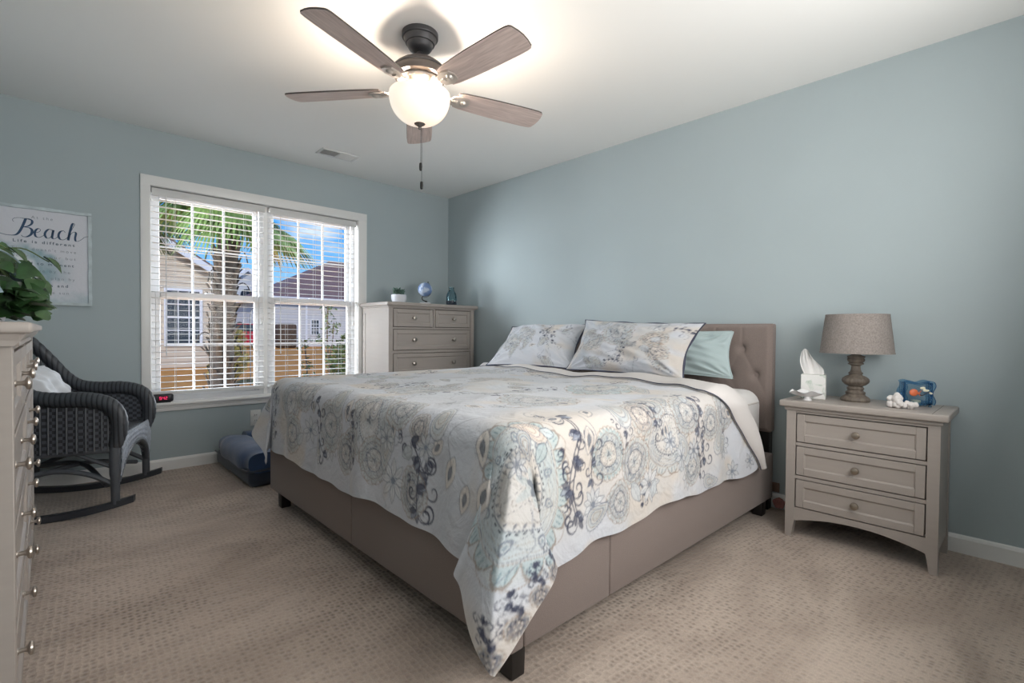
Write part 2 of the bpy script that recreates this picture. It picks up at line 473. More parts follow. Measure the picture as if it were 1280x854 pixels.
b = MB(); b.box(RX1, RX1+.15, RY0-.15, RY1, 0, RZ); struct('wall_right', b, M['wall'])
b = MB(); b.box(RX0-.15, RX0, RY0-.15, RY1, 0, RZ); struct('wall_left', b, M['wall'])
b = MB(); b.box(RX0, RX1, RY0-.15, RY0, 0, RZ); struct('wall_front', b, M['wall'])
def base_prof(): return [(0, 0), (.013, 0), (.013, .068), (.009, .080), (.004, .085), (0, .085)]
b = MB(); b.prism([(RY1-d, z) for d, z in base_prof()], RX0, RX1, 'YZ'); struct('baseboard_back', b, M['trim'])
b = MB(); b.prism([(RX1-d, z) for d, z in base_prof()], RY0, RY1-.013, 'XZ'); struct('baseboard_right', b, M['trim'])
b = MB(); b.prism([(RX0+d, z) for d, z in base_prof()], RY0, RY1-.013, 'XZ'); struct('baseboard_left', b, M['trim'])

# window casing (picture-frame trim on three sides), stool and apron
b = MB()
def casing_v(x0, x1):
    b.box(x0, x1, RY1-.016, RY1, .497, 2.112, .004, 2)
casing_v(.499, .556); casing_v(2.120, 2.205)
b.box(.499, 2.205, RY1-.017, RY1, 2.042, 2.112, .004, 2)
b.box(.551, .560, RY1, RY1+.06, .497, 2.045); b.box(2.116, 2.125, RY1, RY1+.06, .497, 2.045); b.box(.551, 2.125, RY1, RY1+.06, 2.040, 2.046)
struct('trim_1', b, M['trim'], True)
b = MB()
b.box(.495, 2.215, RY1-.055, RY1+.11, .474, .497, .008, 3)
b.box(.515, 2.20, RY1-.020, RY1, .430, .474, .006, 2)
b.box(.515, 2.20, RY1-.028, RY1, .456, .474, .006, 2)
struct('trim_2', b, M['trim'], True)

# two double-hung sash windows side by side
def window(n, x0, x1):
    y0, y1 = RY1+.062, RY1+.135
    b = MB()
    fr = .032
    b.box(x0, x0+fr, y0, y1, .497, 2.045); b.box(x1-fr, x1, y0, y1, .497, 2.045)
    b.box(x0+fr, x1-fr, y0, y1, 2.015, 2.045); b.box(x0+fr, x1-fr, y0, y1, .497, .53)
    w = b.build('window_%d' % n, M['vinyl'], smooth=False); tag(w, kind='structure')
    zm = 1.267
    def sash(name, za, zb, ya, yb, top):
        s = MB(); st = .032
        xa, xb = x0+fr, x1-fr
        s.box(xa, xa+st, ya, yb, za, zb, .004, 1); s.box(xb-st, xb, ya, yb, za, zb, .004, 1)
        s.box(xa+st, xb-st, ya, yb, zb-.036, zb, .004, 1); s.box(xa+st, xb-st, ya, yb, za, za+(.036 if top else .036), .004, 1)
        o = s.build(name, M['vinyl'], w)
        m2 = MB(); ym = (ya+yb)/2
        gx0, gx1, gz0, gz1 = xa+st, xb-st, za+.036, zb-.036
        for k in (1, 2):
            xm = gx0+(gx1-gx0)*k/3; m2.box(xm-.0075, xm+.0075, ym-.006, ym+.006, gz0, gz1)
        zc = (gz0+gz1)/2; m2.box(gx0, gx1, ym-.0055, ym+.0055, zc-.006, zc+.006)
        m2.build('muntin', M['vinyl'], o, smooth=False)
        g = MB(); g.box(gx0-.004, gx1+.004, ym-.002, ym+.002, gz0-.004, gz1+.004)
        g.build('pane', M['glass'], o, smooth=False)
    sash('upper_sash', zm-.018, 2.016, y0+.040, y0+.068, True)
    sash('lower_sash', .530, zm+.030, y0+.006, y0+.036, False)
    lk = MB(); lk.box((x0+x1)/2-.03, (x0+x1)/2+.03, y0+.004, y0+.03, zm+.030, zm+.040, .003, 1)
    lk.build('sash_lock', M['vinyl'], w)
window(1, .560, 1.322); window(2, 1.352, 2.116)
b = MB(); b.box(1.322, 1.352, RY1+.055, RY1+.14, .497, 2.045); struct('trim_3', b, M['trim'])

# outlets
def outlet(label, loc, rz, m1, w=.08, h=.125):
    r = empty('outlet_plate', loc, rz, label, 'outlet')
    b = MB(); b.box(-w/2, w/2, -.006, 0, -h/2, h/2, .003, 2); b.build('cover_plate', m1, r)
    for dz in (-.022, .022):
        s = MB(); s.box(-.017, .017, -.0085, -.0055, dz-.014, dz+.014, .004, 2); o = s.build('socket', m1, r)
        t = MB(); t.box(-.008, -.005, -.0092, -.008, dz-.005, dz+.006); t.box(.005, .008, -.0092, -.008, dz-.005, dz+.006)
        t.build('slot', M['paint_gap'], o)
    return r
outlet('white electrical outlet plate on blue wall under the window', (1.245, RY1, .316), 0, M['plastic_white'])

# ------------------------------------------------------------------ blinds
def make_blind(x0, x1):
    r = empty('window_blind', ((x0+x1)/2, RY1+.030, 2.03))
    w = (x1-x0)/2
    b = MB(); b.box(-w, w, -.026, .024, -.032, .004, .003, 1); b.build('headrail', M['slat'], r)
    b = MB(); b.box(-w, w, -.030, -.024, -.052, -.002, .003, 2); b.build('valance', M['slat'], r)
    z = -.078; pitch = .0438
    proto = None; n = 0
    while z > -1.478:
        if proto is None:
            s = MB()
            P = []
            for i in range(2):
                row = []
                for j in range(7):
                    u = -1+2*j/6
                    row.append(((-w+.003)*(1-2*i), u*.0225, .0018*(1-u*u)))
                P.append(row)
            s.grid(P)
            P2 = [[(x, y, zz-.0020) for x, y, zz in row] for row in P]
            s.grid(P2)
            for (ya, k) in ((-.0225, 0), (.0225, 6)):
                s.face([P[0][k], P[1][k], P2[1][k], P2[0][k]])
            bmesh.ops.remove_doubles(s.bm, verts=s.bm.verts[:], dist=1e-5)
            proto = s.build('slat', M['slat'], r); o = proto
        else:
            o = proto.copy(); COL.objects.link(o)
        o.location = (0, 0, z); o.rotation_euler = (math.radians(0.5), 0, 0)
        z -= pitch; n += 1
    zb = z+pitch-.035
    b = MB(); b.box(-w, w, -.025, .025, zb-.012, zb+.012, .003, 2); b.build('bottom_rail', M['slat'], r)
    for fx in (-.62, 0, .62):
        for yy in (-.0262, .0262):
            c = MB(); c.tube([(fx*w, yy, -.03), (fx*w, yy, zb)], .0011, 5); c.build('ladder_cord', M['cord'], r)
    c = MB(); c.tube([(-w*.78, -.034, -.04), (-w*.78, -.036, -1.2)], .0032, 6); c.build('tilt_wand', M['slat'], r)
    c = MB(); c.tube([(w*.93, -.034, -.04), (w*.93, -.035, -.93)], .0013, 5)
    c.lathe([(.001, -.965), (.006, -.96), (.007, -.945), (.003, -.93)], 10, Matrix.Translation((w*.93, -.035, 0)))
    c.build('pull_cord', M['cord'], r)
    return r
bl = make_blind(.566, 1.318)
tag(bl, 'white horizontal slat blind over the left half of the window', 'blind', 'white slat blinds at the window')
br = copy_tree(bl); br.location.x = (1.350+2.112)/2
tag(br, 'white horizontal slat blind over the right half of the window, next to the tall chest', 'blind', 'white slat blinds at the window')

# ------------------------------------------------------------------ ceiling vent
v = empty('ceiling_vent', (1.73, 3.88, RZ), math.radians(-1), 'white rectangular ceiling vent with one dark half, above the window wall', 'vent')
b = MB()
W2, H2 = .150, .078
for (x0, x1, y0, y1) in ((-W2, W2, -H2, -H2+.02), (-W2, W2, H2-.02, H2), (-W2, -W2+.02, -H2+.02, H2-.02), (W2-.02, W2, -H2+.02, H2-.02), (-.006, .006, -H2+.02, H2-.02)):
    b.box(x0, x1, y0, y1, -.009, 0, .002, 1)
b.build('vent_frame', M['vent'], v)
b = MB(); b.box(-W2+.02, W2-.02, -H2+.02, H2-.02, -.0015, -.0005); b.build('duct', M['vent_dark'], v)
for sx in (-1, 1):
    for k in range(7):
        y = -H2+.028+k*.0167
        l = MB(); l.box(-.061, .061, -.0075, .0075, -.0006, .0006)
        o = l.build('louver', M['vent'], v, smooth=False); o.location = (sx*.068, y, -.005); o.rotation_euler = (math.radians(40 if sx < 0 else -40), 0, 0)

# ------------------------------------------------------------------ ceiling fan
FX, FY = 1.315, 2.045
f = empty('ceiling_fan', (FX, FY, RZ), 0, 'grey five-blade ceiling fan with lit frosted glass bowl', 'ceiling fan')
b = MB(); b.lathe([(.030, -.084), (.040, -.082), (.052, -.074), (.060, -.060), (.062, -.050), (.068, -.049), (.070, -.044), (.076, -.030), (.077, -.024), (.083, -.023), (.085, -.019), (.085, 0)], 40); b.build('canopy', M['fan_dark'], f)
b = MB(); b.lathe([(.014, -.15), (.014, -.07)], 20); b.lathe([(.030, -.128), (.036, -.118), (.030, -.104), (.020, -.094), (.014, -.086)], 24); b.build('downrod', M['fan_dark'], f)
b = MB(); b.lathe([(.100, -.220), (.120, -.212), (.125, -.198), (.123, -.178), (.113, -.158), (.094, -.143), (.060, -.134), (.030, -.130)], 48); mo = b.build('motor_housing', M['fan_metal'], f)
b = MB(); b.lathe([(.122, -.180), (.1260, -.177), (.1260, -.171), (.1205, -.167)], 48, cap=False); b.build('housing_ring', M['fan_dark'], mo)
b = MB(); b.lathe([(.060, -.258), (.080, -.254), (.098, -.242), (.104, -.228), (.100, -.220)], 48)
for k in range(10):
    a = 2*PI*k/10
    b.box(-.014, .014, -.003, .003, -.0045, .0045, mat=Matrix.Translation((.1015*math.cos(a), .1015*math.sin(a), -.234)) @ Matrix.Rotation(a+PI/2, 4, 'Z'))
b.build('motor_band', M['fan_light'], f)
b = MB(); b.lathe([(.060, -.290), (.072, -.284), (.072, -.270), (.060, -.262), (.056, -.256), (.056, -.250)], 40); b.build('switch_housing', M['fan_metal'], f)
bl_ang = [57.5, 129.5, 201.5, 273.5, 345.5]
def blade_mesh():
    b = MB()
    prof = [(.185, .052), (.22, .060), (.30, .066), (.40, .0705), (.50, .0725), (.58, .073), (.625, .0715), (.645, .068), (.653, .060)]
    top = [(r, w) for r, w in prof]
    tip = [(.661, .03), (.664, 0), (.661, -.03)]
    pts = [(r, w) for r, w in top]+tip+[(r, -w) for r, w in reversed(top)]
    b.prism(pts, -.0035, .0035, 'XY')
    return b
pm = blade_mesh(); proto_blade = pm.build('blade', [M['blade'], M['blade_edge']], f, angle=30)
for p in proto_blade.data.polygons:
    if abs(p.normal.z) < .5: p.material_index = 1
arm = MB()
arm.tube(catmull([(.070, 0, .004), (.105, 0, .010), (.150, 0, -.004), (.190, 0, -.012)], 5), [.013]*16, 8, flat=.5)
arm.prism([(.165, -.030), (.205, -.042), (.245, -.030), (.255, 0), (.245, .030), (.205, .042), (.165, .030), (.150, 0)], -.012, -.0045, 'XY')
arm.lathe([(.001, -.022), (.012, -.020), (.017, -.012)], 16, Matrix.Translation((.222, 0, 0)))
proto_arm = arm.build('blade_arm', M['fan_light'], proto_blade)
for i, a in enumerate(bl_ang):
    o = proto_blade if i == 0 else copy_tree(proto_blade, f)
    o.location = (0, 0, -.268)
    o.rotation_euler = (Matrix.Rotation(math.radians(a), 3, 'Z') @ Matrix.Rotation(math.radians(-11), 3, 'X')).to_euler()
# light kit
b = MB(); b.lathe([(.074, -.300), (.078, -.294), (.076, -.288), (.060, -.284)], 40); b.build('light_fitter', M['fan_metal'], f)
def bowl_mat():
    m, nt, bs = new_mat('frosted_lit_glass')
    N = nt.nodes.new; L = nt.links.new
    bs.inputs['Base Color'].default_value = lin((236,226,214)); bs.inputs['Roughness'].default_value = 0.3
    n = N('ShaderNodeTexNoise'); n.inputs['Scale'].default_value = 5
    tc = N('ShaderNodeTexCoord'); L(tc.outputs['Object'], n.inputs['Vector'])
    r = N('ShaderNodeValToRGB'); r.color_ramp.elements[0].color = lin((255,216,182)); r.color_ramp.elements[1].color = lin((255,242,226))
    r.color_ramp.elements[0].position = .3; r.color_ramp.elements[1].position = .7
    L(n.outputs[0], r.inputs[0]); L(r.outputs[0], sock(bs, 'Emission Color', 'Emission'))
    bs.inputs['Emission Strength'].default_value = 0.62
    return m
b = MB()
op = [(.1425, -.284)]
for k in range(1, 15):
    t = k/14*PI/2; op.append((.144*math.cos(t)**.8, -.292-.134*math.sin(t)))
ip = [(max(r-.004, .0012), z+.004) for r, z in reversed(op[:-1])]
b.lathe(op+[(.001, -.426)]+ip+[(.1425, -.284)], 56, cap=False); b.build('glass_bowl', bowl_mat(), f)
b = MB(); b.lathe([(.001, -.451), (.006, -.450), (.008, -.444), (.006, -.440), (.014, -.434), (.026, -.426), (.030, -.418), (.024, -.414)], 28); b.build('finial', M['fan_metal'], f)
for (dx, dy, z1, nm) in ((.004, -.004, -.608, 'a'), (.020, .012, -.690, 'b')):
    c = MB(); c.tube([(dx*1.2, dy*1.2, -.436), (dx, dy, -.47), (dx, dy, z1)], .0011, 6)
    o = c.build('pull_chain', M['fan_dark'], f)
    d = MB(); d.lathe([(.002, z1-.040), (.0065, z1-.036), (.0075, z1-.020), (.0065, z1-.004), (.002, z1)], 14, Matrix.Translation((dx, dy, 0)))
    d.build('chain_fob', M['leg_black'], o)
for k in range(3):
    a = 2*PI*k/3+1.0
    ld = bpy.data.lights.new('fan_bulb', 'POINT'); ld.energy = 11.5; ld.color = (1.0, .84, .68); ld.shadow_soft_size = .022
    lo = bpy.data.objects.new('fan_bulb', ld); COL.objects.link(lo); lo.parent = f; lo.location = (.088*math.cos(a), .088*math.sin(a), -.287)

# ------------------------------------------------------------------ case furniture
def drawer_front(w, h, frame=.034, t=.019, rec=.007):
    """front in XZ plane centred at 0, faces -Y; flush frame with a recessed flat panel"""
    b = MB()
    fw = min(frame, h*.28)
    b.box(-w/2, -w/2+frame, -t, 0, -h/2, h/2, .0015, 1); b.box(w/2-frame, w/2, -t, 0, -h/2, h/2, .0015, 1)
    b.box(-w/2+frame, w/2-frame, -t, 0, h/2-fw, h/2, .0015, 1); b.box(-w/2+frame, w/2-frame, -t, 0, -h/2, -h/2+fw, .0015, 1)
    b.box(-w/2+frame-.002, w/2-frame+.002, -t+rec, -.002, -h/2+fw-.002, h/2-fw+.002)
    # small inner bead
    b.prism([(-w/2+frame, -t+.001), (-w/2+frame+.006, -t+rec), (-w/2+frame, -t+rec)], -h/2+fw, h/2-fw, 'XY')
    b.prism([(w/2-frame, -t+.001), (w/2-frame-.006, -t+rec), (w/2-frame, -t+rec)], -h/2+fw, h/2-fw, 'XY')
    b.prism([(-t+.001, h/2-fw), (-t+rec, h/2-fw-.006), (-t+rec, h/2-fw)], -w/2+frame, w/2-frame, 'YZ')
    b.prism([(-t+.001, -h/2+fw), (-t+rec, -h/2+fw+.006), (-t+rec, -h/2+fw)], -w/2+frame, w/2-frame, 'YZ')
    return b
KNOB = None
def knob(parent, x, y, z, mat, big=1.0):
    """turned metal knob pointing to -Y"""
    b = MB()
    prof = [(.009, 0), (.0085, .003), (.0055, .006), (.005, .014), (.0075, .019), (.0140, .0215), (.0158, .0245), (.0148, .0285), (.009, .031), (.001, .032)]
    b.lathe([(r*big, h*big) for r, h in prof], 20, Matrix.Rotation(PI/2, 4, 'X'))
    o = b.build('knob', mat, parent); o.location = (x, y, z)
    return o
def drawer(root, cx, cz, w, h, yf, knobs, mat_k, big=1.0, inset=.004):
    o = drawer_front(w, h).build('drawer', M['paint'], root)
    o.location = (cx, yf+.019-.002, cz)
    for kx in knobs: knob(o, kx, -.0115, 0, mat_k, big)
    return o

# nightstand (faces -X in the room)
ns = empty('nightstand', (2.753, .568, 0), -PI/2, 'greige three-drawer nightstand beside the bed under the lamp', 'nightstand')
hw = .2985; D = .365; ZT = .660
def leg_pts(x_out, x_in, flip):
    return [(x_out, 0), (x_out, .642), (x_in, .642), (x_in, .085), (x_in+(.006 if flip else -.006), .055), (x_in+(.014 if flip else -.014), 0)]
for (xo, xi, fl) in ((-hw, -hw+.042, False), (hw, hw-.042, True)):
    for (ya, yb) in ((0, .042), (D-.042, D)):
        b = MB(); b.prism(leg_pts(xo, xi, fl), ya, yb, 'XZ'); b.build('leg', M['paint'], ns, smooth=False)
b = MB()
b.box(-hw+.004, -hw+.018, .042, D-.042, .09, .642); b.box(hw-.018, hw-.004, .042, D-.042, .09, .642)
b.box(-hw+.042, hw-.042, D-.014, D-.004, .09, .642)
b.box(-hw+.042, hw-.042, .004, .022, .630, .642)
b.box(-hw+.042, hw-.042, .004, .022, .4655, .4815); b.box(-hw+.042, hw-.042, .004, .022, .298, .3145)
b.build('case', M['paint'], ns, smooth=False)
b = MB(); b.box(-hw+.040, hw-.040, .024, .030, .16, .64); b.build('drawer_recess', M['paint_gap'], ns, smooth=False)
b = MB(); n = 14; xs = [-hw+.042+(2*hw-.084)*i/n for i in range(n+1)]
top = [(hw-.042, .152), (-hw+.042, .152)]
arc = [(x, .083+.040*(1-(x/(hw-.042))**2)) for x in xs]
b.prism(arc+top, .004, .022, 'XZ'); b.build('apron', M['paint'], ns, smooth=False)
for (za, zb) in ((.4825, .6285), (.3155, .4645), (.1535, .297)):
    drawer(ns, 0, (za+zb)/2, 2*hw-.084-.010, zb-za-.007, .003, (0,), M['pewter'], 1.08)
b = MB(); b.box(-hw-.010, hw+.010, -.010, D+.002, .642, .660, .006, 2); b.box(-hw-.028, hw+.028, -.030, D+.004, .660, .692, .007, 3)
t_ = b.build('top', M['paint'], ns)
b = MB(); b.box(hw-.027, hw-.0255, -.024, D-.002, .6918, .6924); b.box(-hw+.0255, -hw+.027, -.024, D-.002, .6918, .6924)
b.build('top_seam', M['paint_gap'], t_)

# tall chest in the corner (faces -Y)
ch = empty('chest_of_drawers', (2.6215, 3.815, 0), 0, 'greige tall chest of drawers in the corner right of the window', 'chest of drawers')
hw = .4685; D = .475; ZB = 1.246
for xo, xi in ((-hw, -hw+.042), (hw, hw-.042)):
    for (ya, yb) in ((0, .045), (D-.045, D)):
        b = MB(); b.box(min(xo, xi), max(xo, xi), ya, yb, 0, ZB-.008, .002, 1); b.build('leg', M['paint'], ch)
for sx in (-1, 1):
    b = MB(); a0, a1 = sorted((sx*(hw-.004), sx*(hw-.016)))
    b.box(a0, a1, .045, D-.045, .10, ZB-.008)
    c0, c1 = sorted((sx*hw, sx*(hw-.016)))
    b.box(c0, c1, .045, D-.045, ZB-.06, ZB-.008); b.box(c0, c1, .045, D-.045, .10, .17)
    b.build('side_panel', M['paint'], ch, smooth=False)
b = MB()
rails = [(1.226, 1.240), (1.0435, 1.0605), (.8325, .8555), (.6225, .6445), (.4125, .4345), (.2025, .2245), (.10, .125)]
for za, zb in rails: b.box(-hw+.042, hw-.042, .004, .024, za, zb)
b.box(-.0085, .0085, .004, .024, 1.0605, 1.226)
b.box(-hw+.042, hw-.042, D-.014, D-.004, .10, ZB-.008)
b.build('case', M['paint'], ch, smooth=False)
b = MB(); b.box(-hw+.042, hw-.042, .026, .032, .12, 1.236); b.build('drawer_recess', M['paint_gap'], ch, smooth=False)
iw = hw-.042
for sx in (-1, 1):
    w_ = iw-.0085-.008
    drawer(ch, sx*(.0085+.004+w_/2), (1.0615+1.2245)/2, w_-.004, .155, .003, (0,), M['nickel'], 1.2)
for (za, zb) in ((.857, 1.042), (.646, .831), (.436, .621), (.226, .411)):
    drawer(ch, 0, (za+zb)/2, 2*iw-.012, zb-za-.006, .003, (-.218, .218), M['nickel'], 1.2)
b = MB(); b.box(-hw-.012, hw+.012, -.008, D+.004, ZB-.012, ZB, .004, 2); b.box(-hw-.026, hw+.030, -.026, D+.008, ZB, 1.278, .006, 3)
b.build('top', M['paint'], ch)

# long dresser at the left edge (faces +X)
dr = empty('dresser', (-.040, 2.255, 0), PI/2-math.radians(.45), 'greige long dresser with silver knobs at the left edge, under the leafy plant', 'dresser')
hw = .785; D = .455; ZB = .996
for xo, xi in ((-hw, -hw+.045), (hw, hw-.045)):
    for (ya, yb) in ((0, .05), (D-.05, D)):
        b = MB(); b.box(min(xo, xi), max(xo, xi), ya, yb, 0, ZB, .002, 1); b.build('leg', M['paint'], dr)
for sx in (-1, 1):
    b = MB(); a0, a1 = sorted((sx*(hw-.001), sx*(hw-.014)))
    b.box(a0, a1, .05, D-.05, .08, ZB); b.build('side_panel', M['paint'], dr, smooth=False)
iw = hw-.045
rowz = [(.115, .345), (.365, .575), (.595, .785), (.805, .972)]
b = MB()
for za in (.08, .347, .577, .787): b.box(-iw, iw, .004, .024, za, za+.016 if za > .1 else .113)
b.box(-iw, iw, .004, .024, .974, .996); b.box(-.011, .011, .004, .024, .113, .974)
b.box(-iw, iw, D-.014, D-.004, .08, ZB)
b.build('case', M['paint'], dr, smooth=False)
b = MB(); b.box(-iw, iw, .026, .032, .10, .99); b.build('drawer_recess', M['paint_gap'], dr, smooth=False)
for i, (za, zb) in enumerate(rowz):
    for sx in (-1, 1):
        if i == 3:
            for q in (0, 1):
                w_ = (iw-.011-.016)/2
                drawer(dr, sx*(.011+.004+w_/2+q*(w_+.008)), (za+zb)/2, w_-.004, zb-za-.008, .003, (0,), M['nickel'], 1.05)
        else:
            w_ = iw-.011-.008
            drawer(dr, sx*(.011+.004+w_/2), (za+zb)/2, w_-.004, zb-za-.008, .003, (-.18, .18), M['nickel'], 1.05)
b = MB()
b.prism([(0-.002, .985), (-.008, .992), (-.014, 1.000), (-.020, 1.010), (-.020, 1.014), (.2, 1.014), (.2, .985)], -hw-.012, hw+.012, 'YZ')
b.prism([(-hw-.003, .985), (-hw-.010, .994), (-hw-.020, 1.010), (-hw-.020, 1.014), (0, 1.014), (0, .985)], -.010, D, 'XZ')
b.box(-hw-.032, hw+.032, -.030, D+.010, 1.012, 1.036, .006, 3)
b.build('top', M['paint'], dr)
# ------------------------------------------------------------------ printed cotton: drawing the pattern
C_BASE = (196,199,206); C_CREAM = (202,193,183)
class Cloth:
    """a sheet of cloth colours, s along axis 0 and t along axis 1 (metres)"""
    def __init__(self, s0, s1, t0, t1, h, seed=1):
        self.s0, self.t0, self.h = s0, t0, h
        self.n = int((s1-s0)/h)+2; self.m = int((t1-t0)/h)+2
        self.rng = np.random.default_rng(seed)
        base = np.array(lin(C_BASE)[:3])
        self.c = np.ones((self.n, self.m, 3))*base
        self.wash()
    def noise(self, cell):
        a = self.rng.random((int(self.n*self.h/cell)+3, int(self.m*self.h/cell)+3))
        x = np.arange(self.n)*self.h/cell; y = np.arange(self.m)*self.h/cell
        xi = x.astype(int); yi = y.astype(int); fx = x-xi; fy = y-yi
        fx = fx*fx*(3-2*fx); fy = fy*fy*(3-2*fy)
        A = a[np.ix_(xi, yi)]; B = a[np.ix_(xi+1, yi)]; C = a[np.ix_(xi, yi+1)]; D = a[np.ix_(xi+1, yi+1)]
        return (A*(1-fx)[:, None]+B*fx[:, None])*(1-fy)[None]+(C*(1-fx)[:, None]+D*fx[:, None])*fy[None]
    def blend(self, sl, mask, col, a=1.0):
        v = self.c[sl]; k = np.clip(mask, 0, 1)[..., None]*a
        self.c[sl] = v*(1-k)+np.array(lin(col)[:3])*k
    def wash(self):
        w = .6*self.noise(.22)+.4*self.noise(.09)
        sl = (slice(None), slice(None))
        self.blend(sl, smoothstep(.52, .72, w), C_CREAM, .75)
        w = .6*self.noise(.17)+.4*self.noise(.05)
        self.blend(sl, smoothstep(.54, .78, w), (186,194,202), .42)
    def win(self, s, t, R):
        i0 = max(0, int((s-R-self.s0)/self.h)); i1 = min(self.n, int((s+R-self.s0)/self.h)+2)
        j0 = max(0, int((t-R-self.t0)/self.h)); j1 = min(self.m, int((t+R-self.t0)/self.h)+2)
        if i1 <= i0 or j1 <= j0: return None
        S_ = self.s0+np.arange(i0, i1)*self.h-s; T_ = self.t0+np.arange(j0, j1)*self.h-t
        return (slice(i0, i1), slice(j0, j1)), S_[:, None]+0*T_[None], T_[None]+0*S_[:, None]
    def line(self, pts, w, col, a=1.0, taper=False):
        pts = np.asarray(pts, float); n = len(pts)-1
        for k in range(n):
            p, q = pts[k], pts[k+1]
            ww = w*(1-.75*abs(2*(k+.5)/n-1)) if taper else w
            c = (p+q)/2; L_ = np.hypot(*(q-p))/2
            wn = self.win(c[0], c[1], L_+ww+self.h*2)
            if wn is None: continue
            sl, X, Y = wn
            d = (q-p)/max(1e-9, 2*L_)
            u = np.clip(X*d[0]+Y*d[1], -L_, L_)
            D = np.hypot(X-u*d[0], Y-u*d[1])
            self.blend(sl, np.clip((ww/2-D)/self.h+.5, 0, 1), col, a)
    def blob(self, pts, col, a=1.0):
        """filled polygon"""
        pts = np.asarray(pts, float); c = pts.mean(0); R = np.max(np.hypot(*(pts-c).T))
        wn = self.win(c[0], c[1], R+self.h)
        if wn is None: return
        sl, X, Y = wn; inside = np.zeros(X.shape, bool); P = pts-c
        for k in range(len(P)):
            x1, y1 = P[k]; x2, y2 = P[(k+1) % len(P)]
            if y1 == y2: continue
            cond = ((y1 > Y) != (y2 > Y)) & (X < (x2-x1)*(Y-y1)/(y2-y1)+x1)
            inside ^= cond
        self.blend(sl, inside.astype(float), col, a)
    def disc(self, s, t, fn):
        pass
    def medallion(self, s, t, R, cols, rot=0.0, petals=16, ecc=1.0, erot=0.0):
        wn = self.win(s, t, R*1.2)
        if wn is None: return
        sl, X, Y = wn
        ce, se = math.cos(erot), math.sin(erot)
        X2 = (X*ce+Y*se)*ecc; Y2 = -X*se+Y*ce
        r = np.hypot(X2, Y2)/R; th = np.arctan2(Y2, X2)+rot
        r = r*(1+.03*np.sin(th*3+rot)+.02*np.sin(th*5+1))
        lw = .0019/R
        def ring(edge, w=1.0, c=(84,92,110), a=.85, m=None):
            k = np.clip((lw*w-np.abs(r-edge))/(lw*w)*1.2, 0, 1)
            self.blend(sl, k if m is None else k*m, c, a)
        out = .92*(1+.05*np.abs(np.cos(th*petals/2)))
        self.blend(sl, smoothstep(1.0, .9, r/out), cols[0], .45)
        self.blend(sl, ((r < .70) & (r > .46)).astype(float)*(.6+.4*np.sin(th*4+rot)), cols[1], .50)
        self.blend(sl, smoothstep(.46, .40, r), cols[2], .40)
        pet = np.abs(((th*petals/(2*PI)) % 1)-.5)*2
        band = (r-.74)/(out-.74)
        shell = (band > 0) & (band < 1)
        arch = 1-pet**2                       # shell shape inside each scallop
        self.blend(sl, shell*(band < arch*.95), cols[3], .42)
        self.blend(sl, shell*(np.abs(band-arch*.95) < .10), (140,126,116), .75)
        fine = np.abs(((th*petals*4/(2*PI)) % 1)-.5) < .12
        self.blend(sl, shell*(band < arch*.75)*(band > .15)*fine, (98,126,138), .65)
        ring(out, 1.3, (150,134,122), .85); ring(.73, 1.2, (140,128,118), .85); ring(.705, .9)
        for k, e in enumerate((.66, .615, .57, .525)):
            ring(e+.020*np.sin(th*(petals-5)+k*1.9)*(1 if k % 2 else .5), .75, (112,120,134) if k % 2 else (150,138,128), .8)
        # teardrops in the middle band
        n2 = max(7, petals//2); q = ((th*n2/(2*PI)) % 1)-.5; tdx = (r-.585)/.075; tdy = q*2*PI*r/n2/.075
        td = np.hypot(tdx, tdy*(1.5+tdx*.5))
        self.blend(sl, np.clip((.22-np.abs(td-.8))/.12, 0, 1)*(np.abs(tdx) < 1.1), (104,112,128), .75)
        self.blend(sl, (td < .35).astype(float), (126,140,152), .7)
        ring(.45, 1.3, (66,74,94), .9)
        dots = (np.abs(r-.475) < max(.010, lw)) & (np.abs(((th*44/(2*PI)) % 1)-.5) < .22)
        self.blend(sl, dots.astype(float), (40,44,62), .9)
        fl = .27+.11*np.cos(th*6)
        ring(fl, 1.1, (60,68,88), .9); ring(fl*.72, .9, (128,118,110), .85); ring(fl*.42, .9, (80,88,104), .85)
        self.blend(sl, (r < fl*.62).astype(float), cols[1], .4)
        hub = .075+.035*np.cos(th*3+1)
        self.blend(sl, (r < hub).astype(float), (70,80,98), .7)
        ring(.38, .8, (150,140,132), .7)
        rays = (np.abs(((th*30/(2*PI)) % 1)-.5) < .12) & (r > .385) & (r < .43)
        self.blend(sl, rays.astype(float), (84,90,106), .75)
    def spiral(self, s, t, R, a0, turns, w, col, hand=1):
        n = 22; P = []
        for i in range(n+1):
            k = i/n; rr = R*(1-.86*k); a = a0+hand*turns*2*PI*k
            P.append((s+rr*math.cos(a), t+rr*math.sin(a)))
        self.line(P, w, col, .92, True)
    def leaf(self, s, t, L_, a, col, fill, fat=.34, w=.0026, vein=True):
        pts = []
        for k in range(13):
            u = k/12; pts.append((u*L_, fat*L_*math.sin(PI*u)**.8*(1-.35*u)))
        pts = pts+[(x, -y) for x, y in reversed(pts[:-1])]
        ca, sa = math.cos(a), math.sin(a)
        W_ = [(s+x*ca-y*sa, t+x*sa+y*ca) for x, y in pts]
        if fill is not None: self.blob(W_, fill, .75)
        self.line(W_+[W_[0]], w, col, .85)
        if vein: self.line([(s+L_*.12*ca, t+L_*.12*sa), (s+L_*.8*ca, t+L_*.8*sa)], w*.7, col, .7)
    def eye_leaf(self, s, t, L_, a):
        self.leaf(s, t, L_, a, (104,110,124), (214,206,198), .30)
        ca, sa = math.cos(a), math.sin(a)
        self.leaf(s+L_*.28*ca, t+L_*.28*sa, L_*.45, a, (52,58,78), (84,96,112), .26, .002, False)
